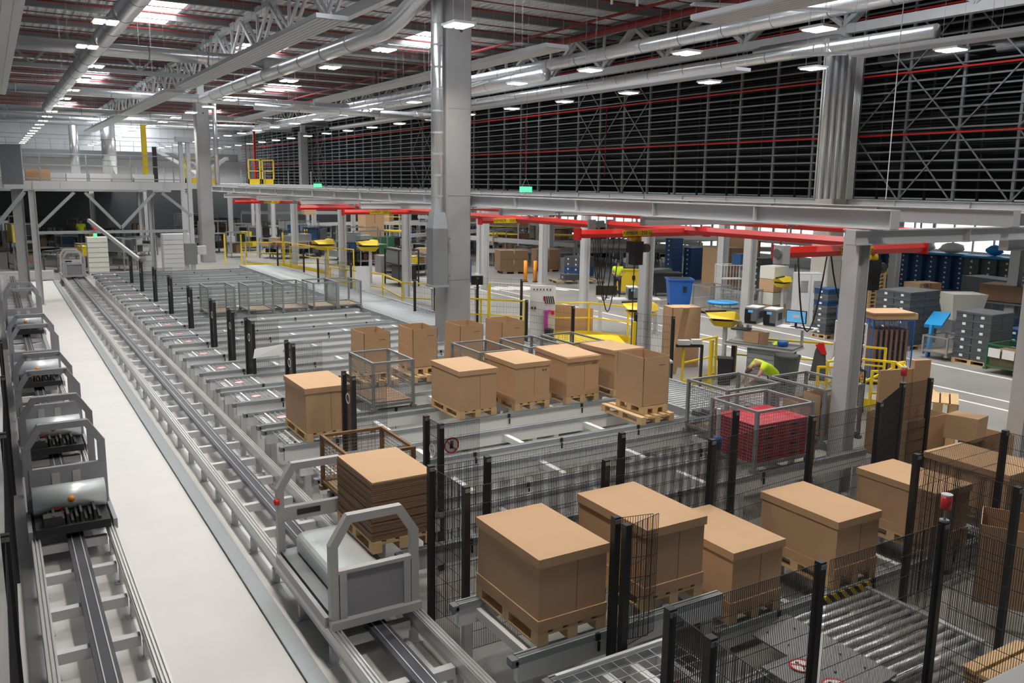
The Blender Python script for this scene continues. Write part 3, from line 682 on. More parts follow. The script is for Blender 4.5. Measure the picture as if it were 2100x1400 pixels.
t = thing('safety_fence', 'two-post black fence standing between the two nearest lidded boxes', 'fence', (4.80, 5.82, 0), 0, 'short fences between the lanes')
b = MB(); b.box(-0.035, -0.035, 0, 0.035, 0.035, 2.04); b.obj('fence_post', 'black', t)
b = MB(); wire_panel(b, (0.04, 0, 0), (0.47, 0.10, 0), 0.8, 2.02, 0.025); b.obj('mesh_panel', 'black', t)
# signal lamps on posts
def siglamp(x, y, z, label):
    t = thing('signal_lamp', label, 'signal lamp', (x, y, z))
    b = MB(); b.tube([(0, 0, 0), (0, 0, 0.02)], 0.045, 12); b.tube([(0, 0, 0.02), (0, 0, 0.13)], 0.012, 8); b.obj('lamp_stem', 'steel_dark', t)
    b = MB(); b.tube([(0, 0, 0.13), (0, 0, 0.26)], 0.05, 14); b.obj('lamp_lens', 'redlamp', t, True)
    b = MB(); b.tube([(0, 0, 0.26), (0, 0, 0.275)], 0.052, 14); b.obj('lamp_cap', 'steel', t)
siglamp(7.57, 4.46, 2.0, 'red signal lamp on the front right fence post')
siglamp(12.6, 8.37, 2.0, 'red signal lamp on the fence post beside the yellow handrail cage')
t = thing('post_light', 'small blue-capped light on the metal pole left of the red crates', 'signal lamp', (8.72, 8.62, 0))
b = MB(); b.tube([(0, 0, 0), (0, 0, 2.0)], 0.03, 8); b.obj('pole', 'steel', t)
b = MB(); b.tube([(0, 0, 1.40), (0, 0, 1.58)], 0.06, 12); b.obj('blue_collar', 'blue', t, True)

# ------------------------------------------------------------------ pallets
def pallet_proto(wx=0.8, wy=1.2, m='wood'):
    t = thing('wooden_pallet', 'wooden pallet', 'pallet', (0, 0, 0))
    n = 5; bw = 0.115
    for i in range(n):
        x = (wx-bw)*i/(n-1); b = MB(); b.box(x, 0, 0.122, x+bw, wy, 0.144); b.obj('deck_board', m, t)
    for y in (0, (wy-0.12)/2, wy-0.12): b = MB(); b.box(0, y, 0.100, wx, y+0.12, 0.122); b.obj('stringer_board', m, t)
    for x in (0, (wx-0.12)/2, wx-0.12):
        for y in (0, (wy-0.12)/2, wy-0.12): b = MB(); b.box(x, y, 0.022, x+0.12, y+0.12, 0.100); b.obj('block', m, t)
        b = MB(); b.box(x, 0, 0, x+0.12, wy, 0.022); b.obj('bottom_board', m, t)
    return t
PAL = pallet_proto(); PALG = pallet_proto(0.8, 1.2, 'woodgrey'); PALS = pallet_proto(0.6, 0.8)
_used = set()
def pallet(loc, label, src=None, rz=0):
    src = src or PAL
    if src.name not in _used:
        _used.add(src.name); src.location = loc; src.rotation_euler = (0, 0, rz); src['label'] = label; src['group'] = 'wooden pallets'; return src
    return dup(src, loc, rz, label, 'wooden pallets')

# ------------------------------------------------------------------ lidded boxes on pallets
def sag_lid(b, x0, y0, x1, y1, z0, z1, sag):
    """telescope lid: sides plus top that may dip towards the middle"""
    n = 8
    idx = {}
    for i in range(n+1):
        for j in range(n+1):
            u, v = i/n, j/n
            d = sag*math.sin(PI*u)**0.7*math.sin(PI*v)**0.7 if 0 < i < n and 0 < j < n else 0
            idx[i, j] = len(b.v); b.v.append((x0+(x1-x0)*u, y0+(y1-y0)*v, z1-d))
    for i in range(n):
        for j in range(n): b.f.append((idx[i, j], idx[i+1, j], idx[i+1, j+1], idx[i, j+1]))
    ext = [((x0, y0), (x1, y0)), ((x1, y0), (x1, y1)), ((x1, y1), (x0, y1)), ((x0, y1), (x0, y0))]
    for (ax, ay), (cx, cy) in ext:
        k = len(b.v); b.v += [(ax, ay, z0), (cx, cy, z0), (cx, cy, z1), (ax, ay, z1)]; b.f.append((k, k+1, k+2, k+3))
def lidbox(label, x, y, z, h=0.62, sag=0.0, w=0.8, l=1.2, collar=True, tilt=0, skew=0, mark=False, rz=0):
    t = thing('lidded_carton', label, 'cardboard box', (x+w/2, y+l/2, z), rz, 'big lidded cardboard boxes'); w2 = w/2; l2 = l/2
    b = MB(); b.box(-w2+0.01, -l2+0.01, 0, w2-0.01, l2-0.01, h); b.obj('box_body', 'card', t)
    b = MB(); b.box(w2*0.1, -l2+0.006, 0.02, w2*0.1+0.006, -l2+0.0105, h-0.02); b.obj('side_joint', 'cardin', t)
    if collar:
        b = MB(); sag_lid(b, -w2-0.003, -l2-0.003, w2+0.003, l2+0.003, 0.0, 0.115, 0.02); b.obj('base_tray', 'card', t)
    b = MB(); sag_lid(b, -w2-0.008, -l2-0.008, w2+0.008, l2+0.008, h-0.085, h+0.008, sag)
    o = b.obj('lid', 'card', t); o.rotation_euler = (tilt, 0, skew)
    m = bpy.data.meshes.new('x')
    if mark:
        b = MB()
        for j in range(2):
            ring(b, (w2-0.16+j*0.06, -l2+0.004, h-0.17), 0.02, 0.007, 12, 'y')
        b.obj('printed_mark', 'black', t)
    return t
for k, (x, y, z, h, sag, lab) in enumerate([
    (4.07, 6.17, ZT, 0.725, 0.0, 'nearest big cardboard box with a lid, on a pallet at the conveyor corner'),
    (5.38, 6.20, ZT, 0.735, 0.0, 'second nearest big lidded box, behind the two-post black fence'),
    (6.60, 6.18, 0.36, 0.70, 0.0, 'lidded box on the low conveyor just right of the two-post fence'),
    (8.32, 6.18, 0.36, 0.71, 0.0, 'lidded box above the yellow and black striped edge'),
    (10.25, 6.18, 0.36, 0.72, 0.0, 'lidded box partly behind the right fence post')]):
    pallet((x, y, z), 'wooden pallet under the %s' % lab.split(',')[0].replace('big ', ''))
    lidbox(lab, x, y, z+0.146, h, sag)
lidbox('wide shallow lidded box at the far right behind the mesh fence', 12.0, 6.2, 0.55, 0.62, 0, 0.95, 1.3, False)
pallet((12.05, 6.25, 0.38), 'wooden pallet under the wide box at the far right')
for k, (x, y, h, sag, tilt, lab) in enumerate([
    (4.20, 13.50, 0.77, 0.02, 0, 'lidded box standing alone left of the row in the middle'),
    (7.10, 13.55, 0.76, 0.05, 0, 'leftmost lidded box of the row of four in the middle'),
    (8.32, 13.58, 0.78, 0.0, 0, 'second lidded box from the left in the middle row'),
    (9.52, 13.58, 0.80, 0.03, 0.03, 'third lidded box from the left in the middle row, lid sloping'),
    (10.72, 13.6, 0.80, 0.02, -0.04, 'rightmost lidded box of the middle row, behind the open carton')]):
    pallet((x, y, ZT), 'wooden pallet under the %s' % lab.split(',')[0].replace('standing alone ', ''))
    lidbox(lab, x, y, ZT+0.146, h, sag, collar=(k in (2, 3)), tilt=tilt, mark=(k in (2, 3)))

def openbox(label, x, y, z, w, l, h, rz=0, flap=True, band=True, mark=True):
    t = thing('open_carton', label, 'cardboard box', (x+w/2, y+l/2, z), rz, 'open cardboard cartons'); w2 = w/2; l2 = l/2; th = 0.008
    b = MB(); b.box(-w2, -l2, 0, w2, -l2+th, h); b.box(-w2, l2-th, 0, w2, l2, h); b.box(-w2, -l2, 0, -w2+th, l2, h); b.box(w2-th, -l2, 0, w2, l2, h); b.box(-w2, -l2, 0, w2, l2, th); b.obj('carton_walls', 'card', t)
    if band: b = MB(); b.box(-w2-0.004, -l2-0.004, 0.0, w2+0.004, l2+0.004, h*0.60); b.box(-w2, -l2, h*0.6, w2, l2, h*0.601) if False else None; bb = b; o = None
    if mark:
        b = MB(); 
        for j in range(5): b.box(w2-0.25+j*0.03, -l2-0.002, h-0.17, w2-0.232+j*0.03, -l2, h-0.155)
        b.obj('printed_mark', 'black', t)
    if flap:
        b = MB(); b.box(-w2-0.006, -l2, 0, -w2, l2, h*0.52); b.obj('outer_sleeve', 'card', t)
    return t
for k, (x, lab, rz) in enumerate([(6.55, 'leftmost open-topped carton behind the wire cage', 0.0), (7.68, 'second open-topped carton from the left, on stacked pallets', 0.0),
                                  (8.85, 'open-topped carton standing in front of the central column', 0.0), (9.95, 'rightmost open-topped carton of the four, right of the column', 0.0)]):
    pallet((x-0.1, 16.65, ZT), 'lower wooden pallet under the %s' % lab.split(',')[0])
    pallet((x, 16.85, ZT+0.146), 'small pallet under the %s' % lab.split(',')[0], PALS)
    openbox(lab, x, 16.86, ZT+0.146*2, 0.6, 0.78, 0.86, rz)
pallet((9.84, 11.65, ZT), 'lower wooden pallet under the tall open carton at the front')
pallet((9.98, 11.78, ZT+0.146), 'small pallet between the lower pallet and the tall open carton', PALS)
openbox('tall open-topped carton on two pallets in front of the lidded row', 9.98, 11.8, ZT+0.292, 0.62, 0.78, 0.92)

# stacked cardboard sheets by the shuttle
t = thing('cardboard_stack', 'tall stack of flat brown cardboard sheets beside the foreground shuttle', 'cardboard sheets', (3.50, 8.86, ZT+0.146))
n = 30
for i in range(n):
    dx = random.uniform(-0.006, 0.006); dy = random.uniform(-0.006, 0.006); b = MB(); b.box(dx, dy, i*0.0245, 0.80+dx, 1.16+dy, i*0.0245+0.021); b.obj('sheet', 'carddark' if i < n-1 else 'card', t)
pallet((3.50, 8.85, ZT), 'wooden pallet under the stack of flat cardboard sheets')

# ------------------------------------------------------------------ wire mesh cages
def cage(label, x, y, z, w=0.82, l=1.22, h=0.95, m='galv_dull', pitch=0.05, floor='woodgrey', group='wire mesh cages', rz=0, cut=False):
    t = thing('wire_cage', label, 'wire cage', (x+w/2, y+l/2, z), rz, group); w2 = w/2; l2 = l/2
    for sx in (-1, 1):
        for sy in (-1, 1):
            b = MB(); b.cbox(sx*w2, sy*l2, h/2, 0.05, 0.05, h); b.cbox(sx*w2, sy*l2, 0.03, 0.10, 0.10, 0.06); b.obj('corner_post', m, t)
    b = MB()
    for zz in (0.12, h-0.02):
        b = MB()
        for sy in (-1, 1): b.bar((-w2, sy*l2, zz), (w2, sy*l2, zz), 0.04, 0.04)
        for sx in (-1, 1): b.bar((sx*w2, -l2, zz), (sx*w2, l2, zz), 0.04, 0.04)
        b.obj('edge_frame', m, t)
    for (p, q) in (((-w2, -l2), (w2, -l2)), ((-w2, l2), (w2, l2)), ((-w2, -l2), (-w2, l2)), ((w2, -l2), (w2, l2))):
        b = MB(); p = Vector((*p, 0)); q = Vector((*q, 0)); wire_panel(b, p, q, 0.12, h-0.02, pitch, 0.05, 0.0018)
        b.obj('mesh_side', m, t)
    b = MB(); b.box(-w2, -l2, 0.08, w2, l2, 0.11); b.obj('cage_floor', floor, t)
    return t
cg = cage('empty wire cage, leftmost of the row on the far conveyor lane', 5.72, 28.2, ZT)
for k, (x, w) in enumerate([(6.98, 'second from the left'), (8.12, 'third from the left'), (9.18, 'fourth from the left'), (10.05, 'rightmost')]):
    dup(cg, (x+0.41, 28.81, ZT), 0, 'empty wire cage, %s of the row on the far conveyor lane' % w)
dup(cg, (8.65, 15.45, ZT), 0, 'wire cage behind the second lidded box of the middle row')
dup(cg, (9.85, 15.45, ZT), 0, 'wire cage behind the third lidded box of the middle row')
dup(cg, (10.95, 15.45, ZT), 0, 'wire cage nearest the yellow barrier, behind the middle row')
dup(cg, (6.35, 15.45, ZT), 0, 'wire cage with a brown mat, left of the row of lidded boxes')
b = MB(); b.box(5.98, 14.9, ZT+0.115, 6.72, 16.0, ZT+0.16); o = b.obj('brown_mat', 'carddark'); tag(o, 'brown mat lying in the wire cage left of the lidded row', 'mat')
cage('rusty brown wire cage behind the stack of cardboard sheets', 3.72, 10.15, ZT, 0.9, 1.1, 0.80, 'rust')
cage('wire cage full of red crates at the right', 9.66, 8.75, ZT, 1.22, 0.95, 0.98)
cage('wire cage the bending worker is reaching into', 10.35, 10.05, ZT, 1.22, 0.95, 0.95)
cage('wire cage with cardboard inside, right of the bending worker', 11.75, 9.2, ZT, 0.95, 1.2, 0.98)
# red crates inside the cage: five tiers of four
rc = None
for i in range(4):
    for j in range(2):
        for k in range(2):
            lab = 'flat red crate in the wire cage, %s tier, %s row, %s side' % (['bottom', 'second', 'third', 'top'][i], ['front', 'back'][j], ['left', 'right'][k])
            loc = (9.70+0.585*k, 8.80+0.44*j, ZT+0.115+0.155*i)
            if rc is None:
                rc = thing('red_crate', lab, 'crate', loc, 0, 'red crates in the wire cage')
                b = MB(); b.box(0, 0, 0, 0.57, 0.425, 0.125); b.obj('crate_body', 'crimson', rc)
                b = MB(); b.box(-0.005, -0.005, 0.125, 0.575, 0.43, 0.15); b.obj('crate_rim', 'crimson', rc)
                b = MB(); b.box(0.2, -0.008, 0.06, 0.36, -0.0, 0.09); b.obj('handle_slot', 'black', rc)
            else: dup(rc, loc, 0, lab)
for k, (x, y, s, w) in enumerate([(11.85, 9.35, 0.7, 'tall upright'), (11.95, 9.85, 0.45, 'smaller')]):
    openbox('%s brown carton inside the cage right of the worker' % w, x, y, ZT+0.12, 0.55 if k == 0 else 0.5, 0.4, s, 0, False, False, False)
b = MB()
for i in range(14): b.cbox(10.5+0.95*random.random(), 10.2+0.7*random.random(), ZT+0.2+0.25*random.random(), 0.22, 0.16, 0.08)
o = b.obj('packed_goods', 'tote'); tag(o, 'dark packed goods lying in the cage the worker reaches into', 'goods', kind='stuff')

# ------------------------------------------------------------------ grey crane steelwork
def steel_post(label, x, y, h, w=0.3, pipes=False, m='steel'):
    t = thing('steel_post', label, 'steel post', (x, y, 0), 0, 'grey crane posts')
    b = MB(); hbeam(b, (0, 0, 0), (0, 0, h), w, w*0.97, 0.02); b.obj('post_profile', m, t)
    b = MB(); b.cbox(0, 0, 0.015, w*1.4, w*1.4, 0.03); b.cbox(0, 0, h-0.01, w*1.1, w*1.1, 0.02); b.obj('end_plate', m, t)
    if pipes:
        b = MB()
        for dx in (0.05, 0.11): b.tube([(w/2+dx, 0, 0.3), (w/2+dx, 0, h)], 0.02, 6)
        b.obj('conduit', 'alu', t)
    return t
for x, y, h, lab, pp_ in [(12.0, 9.02, 4.49, 'nearest thick grey post, in front of the yellow handrail cage', False),
                    (16.0, 19.0, 4.48, 'grey post with conduits left of the blue waste bin', True),
                    (16.0, 35.8, 4.48, 'grey post just left of the duct outlet box', True),
                    (16.0, 44.2, 4.48, 'grey post above the yellow stair cage, middle distance', True),
                    (16.0, 52.7, 4.48, 'grey post left of the yellow stair cage in the distance', True),
                    (16.0, 61.0, 4.48, 'far grey post right of the left concrete column', False),
                    (16.75, 8.6, 4.2, 'thick grey post cut by the right edge of the picture', False),
                    (20.8, 19.6, 4.3, 'grey post behind the label printers', False),
                    (20.8, 28.6, 4.3, 'grey post left of the worker by the yellow bin', False),
                    (20.8, 37.0, 4.3, 'grey post right of the central column, middle distance', False),
                    (24.2, 43.6, 4.3, 'far grey post beside the brown crates', False),
                    (28.5, 28.5, 4.4, 'grey post with an orange guard behind the workbenches', False),
                    (24.9, 38.0, 4.3, 'grey post beside the two orange bollards', False),
                    (32.0, 17.2, 4.4, 'pale post behind the stacked grey crates', False),
                    (34.5, 23.9, 4.4, 'pale post left of the long blue crate wall', False),
                    (30.0, 45, 4.4, 'far pale post beneath the rack platform', False),
                    (36.0, 40, 4.4, 'farther pale post beneath the rack platform', False)]:
    steel_post(lab, x, y, h, 0.3 if x < 22 else 0.36, pp_)
def beam(label, p, q, w=0.2, h=0.32, m='steel', name='steel_beam', endplate=True):
    o = Vector(p); d = Vector(q)-o; t = thing(name, label, 'steel beam', p, 0, 'grey crane beams')
    b = MB(); hbeam(b, (0, 0, 0), d, w, h, 0.02); b.obj('beam_profile', m, t)
    n = max(2, int(d.length/2.8)); b = MB()
    for i in range(n+1): c = d*(i/n); u = d.normalized(); b.bar(c-u*0.008, c+u*0.008, w, h-0.02)
    b.obj('stiffener', m, t)
    return t
beam('long front crane beam running from the nearest post towards the left column', (12.06, 8.42, 4.66), (12.06, 56.4, 4.66), 0.22, 0.31)
beam('second long crane beam behind the front one', (16.0, 8.7, 4.64), (16.0, 66, 4.64), 0.22, 0.31)
beam('edge beam under the front of the dark racking platform', (28.5, 8.5, 4.62), (28.5, 117, 4.62), 0.2, 0.34)
beam('cross beam from the nearest post to the right edge', (11.6, 8.85, 4.37), (20.9, 8.85, 4.37), 0.18, 0.24)
beam('grey crane girder at the right edge below the cross beam', (16.4, 9.1, 4.13), (20.9, 9.1, 4.13), 0.18, 0.22)
for k, y in enumerate((14.8, 21.0, 27.4, 33.9, 40.5, 47.0)):
    beam('cross beam between the two long crane beams, %s from the front' % ORD[k], (10.6 if y > 24 else 12.3, y, 4.38), (20.5, y, 4.38), 0.14, 0.2)
def clamp(t, x, y, z): pass
CS = 0.81
def nearer(p): return (p[0]*CS, p[1]*CS, 5.1+(p[2]-5.1)*CS)
def redbeam(label, p, q, r=0.10, text=None, hang=True):
    p = nearer(p); q = nearer(q); r = r*0.86
    o = Vector(p); d = Vector(q)-o; t = thing('crane_rail', label, 'crane beam', p, 0, 'red crane rails')
    u = d.normalized(); sd = u.cross(Vector((0, 0, 1)))
    b = MB(); b.tube([Vector((0, 0, 0)), d], [r*1.0]*2, 6); b.obj('rail_body', 'red', t)
    b = MB(); e = 0.05; b.bar(-u*e, u*0.0, r*2.2, r*2.4); b.bar(d, d+u*e, r*2.2, r*2.4); b.obj('end_stop', 'red' if not hang else 'steel_dark', t)
    if hang:
        b = MB(); n = max(1, int(d.length/4))
        for i in range(n+1):
            c = d*((i+0.3)/(n+0.6)); b.bar(c, c+Vector((0, 0, 0.30)), 0.03, 0.03); b.bar(c+Vector((0, 0, 0.26))-sd*0.12, c+Vector((0, 0, 0.26))+sd*0.12, 0.05, 0.04)
        b.obj('hanger', 'steel_dark', t)
    if text:
        # yellow plate with the maker's lettering and the load marking
        c = d*text; n = Vector((0, -1, 0)) if abs(u.x) > 0.7 else Vector((-1, 0, 0))
        b = MB(); w = 0.42; f0 = c+n*(r*0.98)
        b.bar(f0-u*w, f0+u*w, 0.012, 0.13); b.obj('load_plate', 'yellow', t)
        cu = bpy.data.curves.new('load_text', 'FONT'); cu.body = 'NIMBER : 250 kg'; cu.size = 0.12; cu.align_x = 'CENTER'; cu.align_y = 'CENTER'; cu.extrude = 0.001
        tx = bpy.data.objects.new('load_text', cu); COL.objects.link(tx); tx.parent = t; cu.materials.append(MATS['black']); tx.location = f0+n*0.009
        tx.rotation_euler = (PI/2, 0, 0) if abs(u.x) > 0.7 else (PI/2, 0, -PI/2)
        me = bpy.data.meshes.new_from_object(tx); me.materials.clear(); me.materials.append(MATS['black']); mo = bpy.data.objects.new('load_text', me); COL.objects.link(mo); mo.parent = t; mo.location = tx.location; mo.rotation_euler = tx.rotation_euler
        bpy.data.objects.remove(tx)
    return t
redbeam('long red crane rail from the middle post towards the nearest post', (17.2, 13.2, 3.92), (17.2, 22.3, 3.92), 0.12)
redbeam('long red crane rail right of the central column', (16.5, 22.4, 3.92), (16.5, 32.2, 3.92), 0.12)
redbeam('red crane rail above and behind the nearest long rail', (21.6, 13.0, 4.0), (21.6, 24.0, 4.0), 0.13)
redbeam('red crane rail behind, ending at the pale columns', (21.0, 25.0, 4.05), (21.0, 33.5, 4.05), 0.12)
redbeam('red crane rail left of the central column', (16.5, 33.6, 3.95), (16.5, 43.0, 3.95), 0.12)
redbeam('red crane rail in the distance', (16.5, 44.0, 3.95), (16.5, 53.0, 3.95), 0.12)
redbeam('farthest red crane rail', (16.5, 54.0, 3.95), (16.5, 69.5, 3.95), 0.12)
redbeam('red crane rail in the distance on the second beam', (20.6, 35.0, 4.0), (20.6, 52.0, 4.0), 0.12)
redbeam('nearest red crane bridge with a yellow load plate, right of the white cable trolley', (13.45, 11.9, 3.86), (18.1, 11.9, 3.86), 0.12, 0.48, False)
redbeam('red crane bridge with a yellow load plate beside the hanging chain hoist', (13.4, 18.75, 3.86), (18.0, 18.75, 3.86), 0.12, 0.42, False)
redbeam('red crane bridge with a yellow load plate just right of the central column', (15.0, 27.0, 3.86), (18.3, 27.0, 3.86), 0.11, 0.3, False)
redbeam('red crane bridge left of the central column with a small yellow plate', (13.3, 36.4, 3.86), (18.0, 36.4, 3.86), 0.11, 0.36, False)
redbeam('small red crane bridge in the distance', (13.5, 43.4, 3.86), (18.0, 43.4, 3.86), 0.11, None, False)
redbeam('farthest red crane bridge with a small yellow plate', (13.4, 56.6, 3.86), (18.6, 56.6, 3.86), 0.11, 0.45, False)
# hoists
def hoist(label, x, y, z, hook_z):
    x, y, z = nearer((x, y, z))
    t = thing('chain_hoist', label, 'hoist', (x, y, z))
    b = MB(); b.cbox(0, 0, -0.22, 0.26, 0.30, 0.26); b.cbox(0.02, -0.02, -0.48, 0.22, 0.24, 0.28); b.obj('hoist_body', 'black', t)
    b = MB(); b.tube([(0.10, 0, -0.25), (0.38, 0, -0.25)], 0.10, 12); b.obj('motor', 'rubber', t, True)
    b = MB(); b.tube([(-0.12, 0.0, -0.05), (-0.06, 0.0, -0.05)], 0.09, 12); b.tube([(0.06, 0.0, -0.05), (0.12, 0.0, -0.05)], 0.09, 12); b.obj('trolley_wheel', 'yellow', t, True)
    b = MB(); b.tube([(0.0, 0, -0.5), (0.0, 0, hook_z-z)], 0.012, 6); b.obj('load_chain', 'black', t)
    b = MB(); b.tube(smooth_path([(0, 0, hook_z-z), (0, 0, hook_z-z-0.10), (0.05, 0, hook_z-z-0.14), (0.05, 0, hook_z-z-0.08)], 3, 0.03), 0.014, 6); b.obj('hook', 'orange', t)
    return t
hoist('black chain hoist hanging under the nearest red bridge', 16.3, 11.9, 3.74, 1.9)
hoist('black chain hoist hanging left of the grey post with conduits', 15.35, 18.75, 3.74, 0.9)
t = thing('cable_trolley', 'white cable trolley box at the left end of the nearest red bridge', 'cable trolley', nearer((13.35, 11.75, 3.86)))
b = MB(); b.cbox(0, 0, -0.02, 0.16, 0.2, 0.30); b.obj('trolley_box', 'steel', t)
b = MB(); b.tube([(-0.12, 0, 0.0), (-0.06, 0, 0.0)], 0.08, 12); b.obj('reel', 'steel_dark', t)
def festoon(label, pts, r=0.012):
    o = Vector(pts[0]); P = []
    for a, c, s in [(Vector(pts[i]), Vector(pts[i+1]), pts[i+1][3] if len(pts[i+1]) > 3 else 0.5) for i in range(len(pts)-1)]:
        a = Vector(a[:3]); c = Vector(c[:3])
        for i in range(9):
            u = i/8; p = a.lerp(c, u); p.z -= s*4*u*(1-u); P.append(p-o)
    b = MB(); b.tube(P, r, 5); x = b.obj('hanging_cable', 'black', None, True); x.location = o; tag(x, label, 'cable')
def F(label, P): festoon(label, [Vector(p[:3]) if len(p) == 3 else p for p in P])
for k, (x0, x1, s) in enumerate([(14.9, 15.9, 0.9), (13.9, 14.6, 1.25)]):
    b = MB(); P = []
    for i in range(13):
        u = i/12; P.append((x0+(x1-x0)*u, 11.8, 3.75-s*4*u*(1-u)))
    b.tube([(p[0]-x0, 0, p[2]-3.75) for p in P], 0.014, 5); x = b.obj('hanging_cable', 'black', None, True); x.location = nearer((x0, 11.8, 3.75)); tag(x, 'black cable looping under the nearest red bridge, %s loop' % ('right' if k == 0 else 'left'), 'cable')
for k in range(4):
    b = MB(); P = []; w = 0.25+0.1*k
    for i in range(13):
        u = i/12; P.append(((w)*(u-0.5), 0.03*k, -(0.9+0.25*k)*4*u*(1-u)))
    b.tube(P, 0.013, 5); x = b.obj('hanging_cable', 'black', None, True); x.location = nearer((13.95+0.16*k, 18.6, 3.74)); tag(x, 'black cable loop hanging from the red bridge by the chain hoist, %s from the left' % ORD[k], 'cable', 'cable loops')
# green escape signs hung above the beams
def exit_sign(label, x, y, z, w=0.62):
    t = thing('escape_sign', label, 'exit sign', (x, y, z))
    b = MB(); b.cbox(0, 0, 0, w, 0.05, 0.24); b.obj('sign_box', 'greenlit', t)
    b = MB()
    b.tube([(0, -0.028, 0.06), (0, -0.032, 0.06)], 0.025, 8); b.bar((0, -0.03, 0.03), (-0.02, -0.03, -0.03), 0.03, 0.03); b.bar((-0.02, -0.03, -0.03), (0.04, -0.03, -0.08), 0.018, 0.01); b.bar((-0.02, -0.03, -0.03), (-0.08, -0.03, -0.07), 0.018, 0.01)
    for s in (-1, 1):
        b.bar((s*0.13, -0.03, 0), (s*0.24, -0.03, 0), 0.02, 0.02); b.bar((s*0.24, -0.03, 0), (s*0.20, -0.03, 0.04), 0.02, 0.02); b.bar((s*0.24, -0.03, 0), (s*0.20, -0.03, -0.04), 0.02, 0.02)
    b.obj('running_figure_and_arrows', 'white', t)
    b = MB()
    for s in (-0.2, 0.2): b.tube([(s, 0, 0.12), (0, 0, 0.5)], 0.006, 4)
    b.tube([(0, 0, 0.5), (0, 0, ZC-0.3-z)], 0.006, 4); b.obj('hanger_wire', 'galv_dull', t)
exit_sign('green escape sign right of the central column above the crane beam', 20.5, 32.8, 4.96)
exit_sign('small green escape sign left of the central column, far away', 20.5, 61.4, 4.95, 0.6)
b = MB(); b.tube([(0, 0, 0), (0, 0, 8.2)], 0.012, 5); o = b.obj('pull_cord', 'white', None); o.location = (19.6, 14.0, 4.9); tag(o, 'long thin white cord hanging in front of the racking right of the pale column', 'cord')

# ------------------------------------------------------------------ yellow handrails, gates
def rail_cage(label, pts, h=1.1, kick=0.16, mid=True, group='yellow handrails', w=0.05, posts=None):
    o = pts[0]; t = thing('handrail', label, 'handrail', (*o[:2], o[2] if len(o) > 2 else 0), 0, group)
    P = [Vector((p[0]-o[0], p[1]-o[1], 0)) for p in pts]
    for i, p in enumerate(P): b = MB(); b.box(p.x-w/2, p.y-w/2, 0, p.x+w/2, p.y+w/2, h); b.obj('post', 'yellow', t)
    up = Vector((0, 0, 1))
    for p, q in zip(P, P[1:]):
        b = MB(); b.bar(p+up*(h-0.02), q+up*(h-0.02), w); b.obj('top_rail', 'yellow', t)
        if mid: b = MB(); b.bar(p+up*h*0.55, q+up*h*0.55, w*0.8); b.obj('middle_rail', 'yellow', t)
        if kick: b = MB(); b.bar(p+up*kick*0.5, q+up*kick*0.5, 0.012, kick); b.obj('kick_plate', 'yellow', t)
    return t
rail_cage('yellow handrail with kick plate left of the yellow suction gripper', [(15.0, 16.2), (16.45, 16.5)], 1.2, 0.2)
rail_cage('yellow handrail of the stair cage right of the white tool board', [(15.6, 24.4), (17.4, 23.6), (18.0, 22.2), (17.6, 21.2)], 1.2, 0.2)
rail_cage('yellow handrail frame left of the white tool board', [(13.2, 27.0), (14.3, 25.7), (15.4, 24.6)], 1.25, 0.0)
rail_cage('yellow handrail cage behind the nearest grey post, with diagonal braces', [(16.6, 13.0), (17.55, 12.9), (18.0, 12.2), (17.3, 11.4), (16.6, 11.8)], 1.15, 0.18)
t = thing('guard_post', 'wide yellow guard post on the corner of the handrail cage', 'guard post', (18.05, 12.1, 0)); b = MB(); b.box(-0.15, -0.03, 0, 0.15, 0.03, 1.16); b.box(-0.15, -0.15, 0, -0.10, 0.15, 1.16); b.obj('plate_post', 'yellow', t)
b = MB(); b.bar((0, 0, 1.12), (-0.05, -1.5, 0.30), 0.06); b.obj('brace', 'yellow', t)
b = MB(); b.bar((-0.1, 0.1, 1.0), (-1.2, 0.5, 0.5), 0.05); b.obj('brace', 'yellow', t)
rail_cage('yellow handrail cage left of the duct outlet box, with a white panel', [(13.0, 37.5), (13.3, 36.3), (14.1, 34.0), (13.5, 30.6), (14.5, 29.6)], 1.35, 0.2)
rail_cage('tall yellow stair cage with yellow suction grippers above, middle distance', [(13.0, 43.6), (14.6, 42.4), (15.3, 40.6)], 1.9, 0.25)
rail_cage('yellow handrail cage around the standing carton in the distance', [(13.2, 53.6), (15.4, 52.8), (16.2, 47.0)], 1.5, 0.2)
rail_cage('thin yellow handrail behind the workbench', [(17.3, 16.6), (18.8, 14.9), (19.6, 13.6)], 1.1, 0)
rail_cage('low yellow handrail beside the white sacks', [(16.9, 13.5), (17.5, 13.1)], 0.9, 0)
for k, (x, y, h) in enumerate([(12.4, 55.5, 1.9), (13.2, 54.6, 1.9), (14.2, 49, 2.3), (14.0, 24.6, 1.9), (14.0, 17.0, 1.7), (14.7, 14.9, 1.5)]):
    b = MB(); b.box(-0.04, -0.04, 0, 0.04, 0.04, h); o = b.obj('guard_post', 'yellow'); o.location = (x, y, 0)
    tag(o, 'slim yellow post %s' % ['far away at the head of the lanes', 'far away, right one of the pair at the lane heads', 'beside the distant stair cage', 'near the black fence right of the column', 'left of the yellow handrail with kick plate', 'beside the blue-grey lift frame'][k], 'post')
for k, pts in enumerate([[(12.2, 26.6), (12.6, 25.0)], [(13.6, 27.9), (14.6, 26.5), (15.7, 25.3)], [(12.9, 20.5), (13.4, 18.9)], [(14.2, 17.2), (14.6, 16.2)], [(12.0, 36.2), (12.5, 33.5)], [(12.6, 44.5), (13.2, 42.0)]]):
    fence('black mesh fence near the lane ends, %s' % ['just right of the central column', 'in front of the yellow stair cage', 'left of the grey conduit post', 'left of the yellow kick-plate rail', 'by the yellow cage with white panel', 'by the distant tall yellow stair cage'][k], pts, 1.9, 0.3, pitch=0.045)
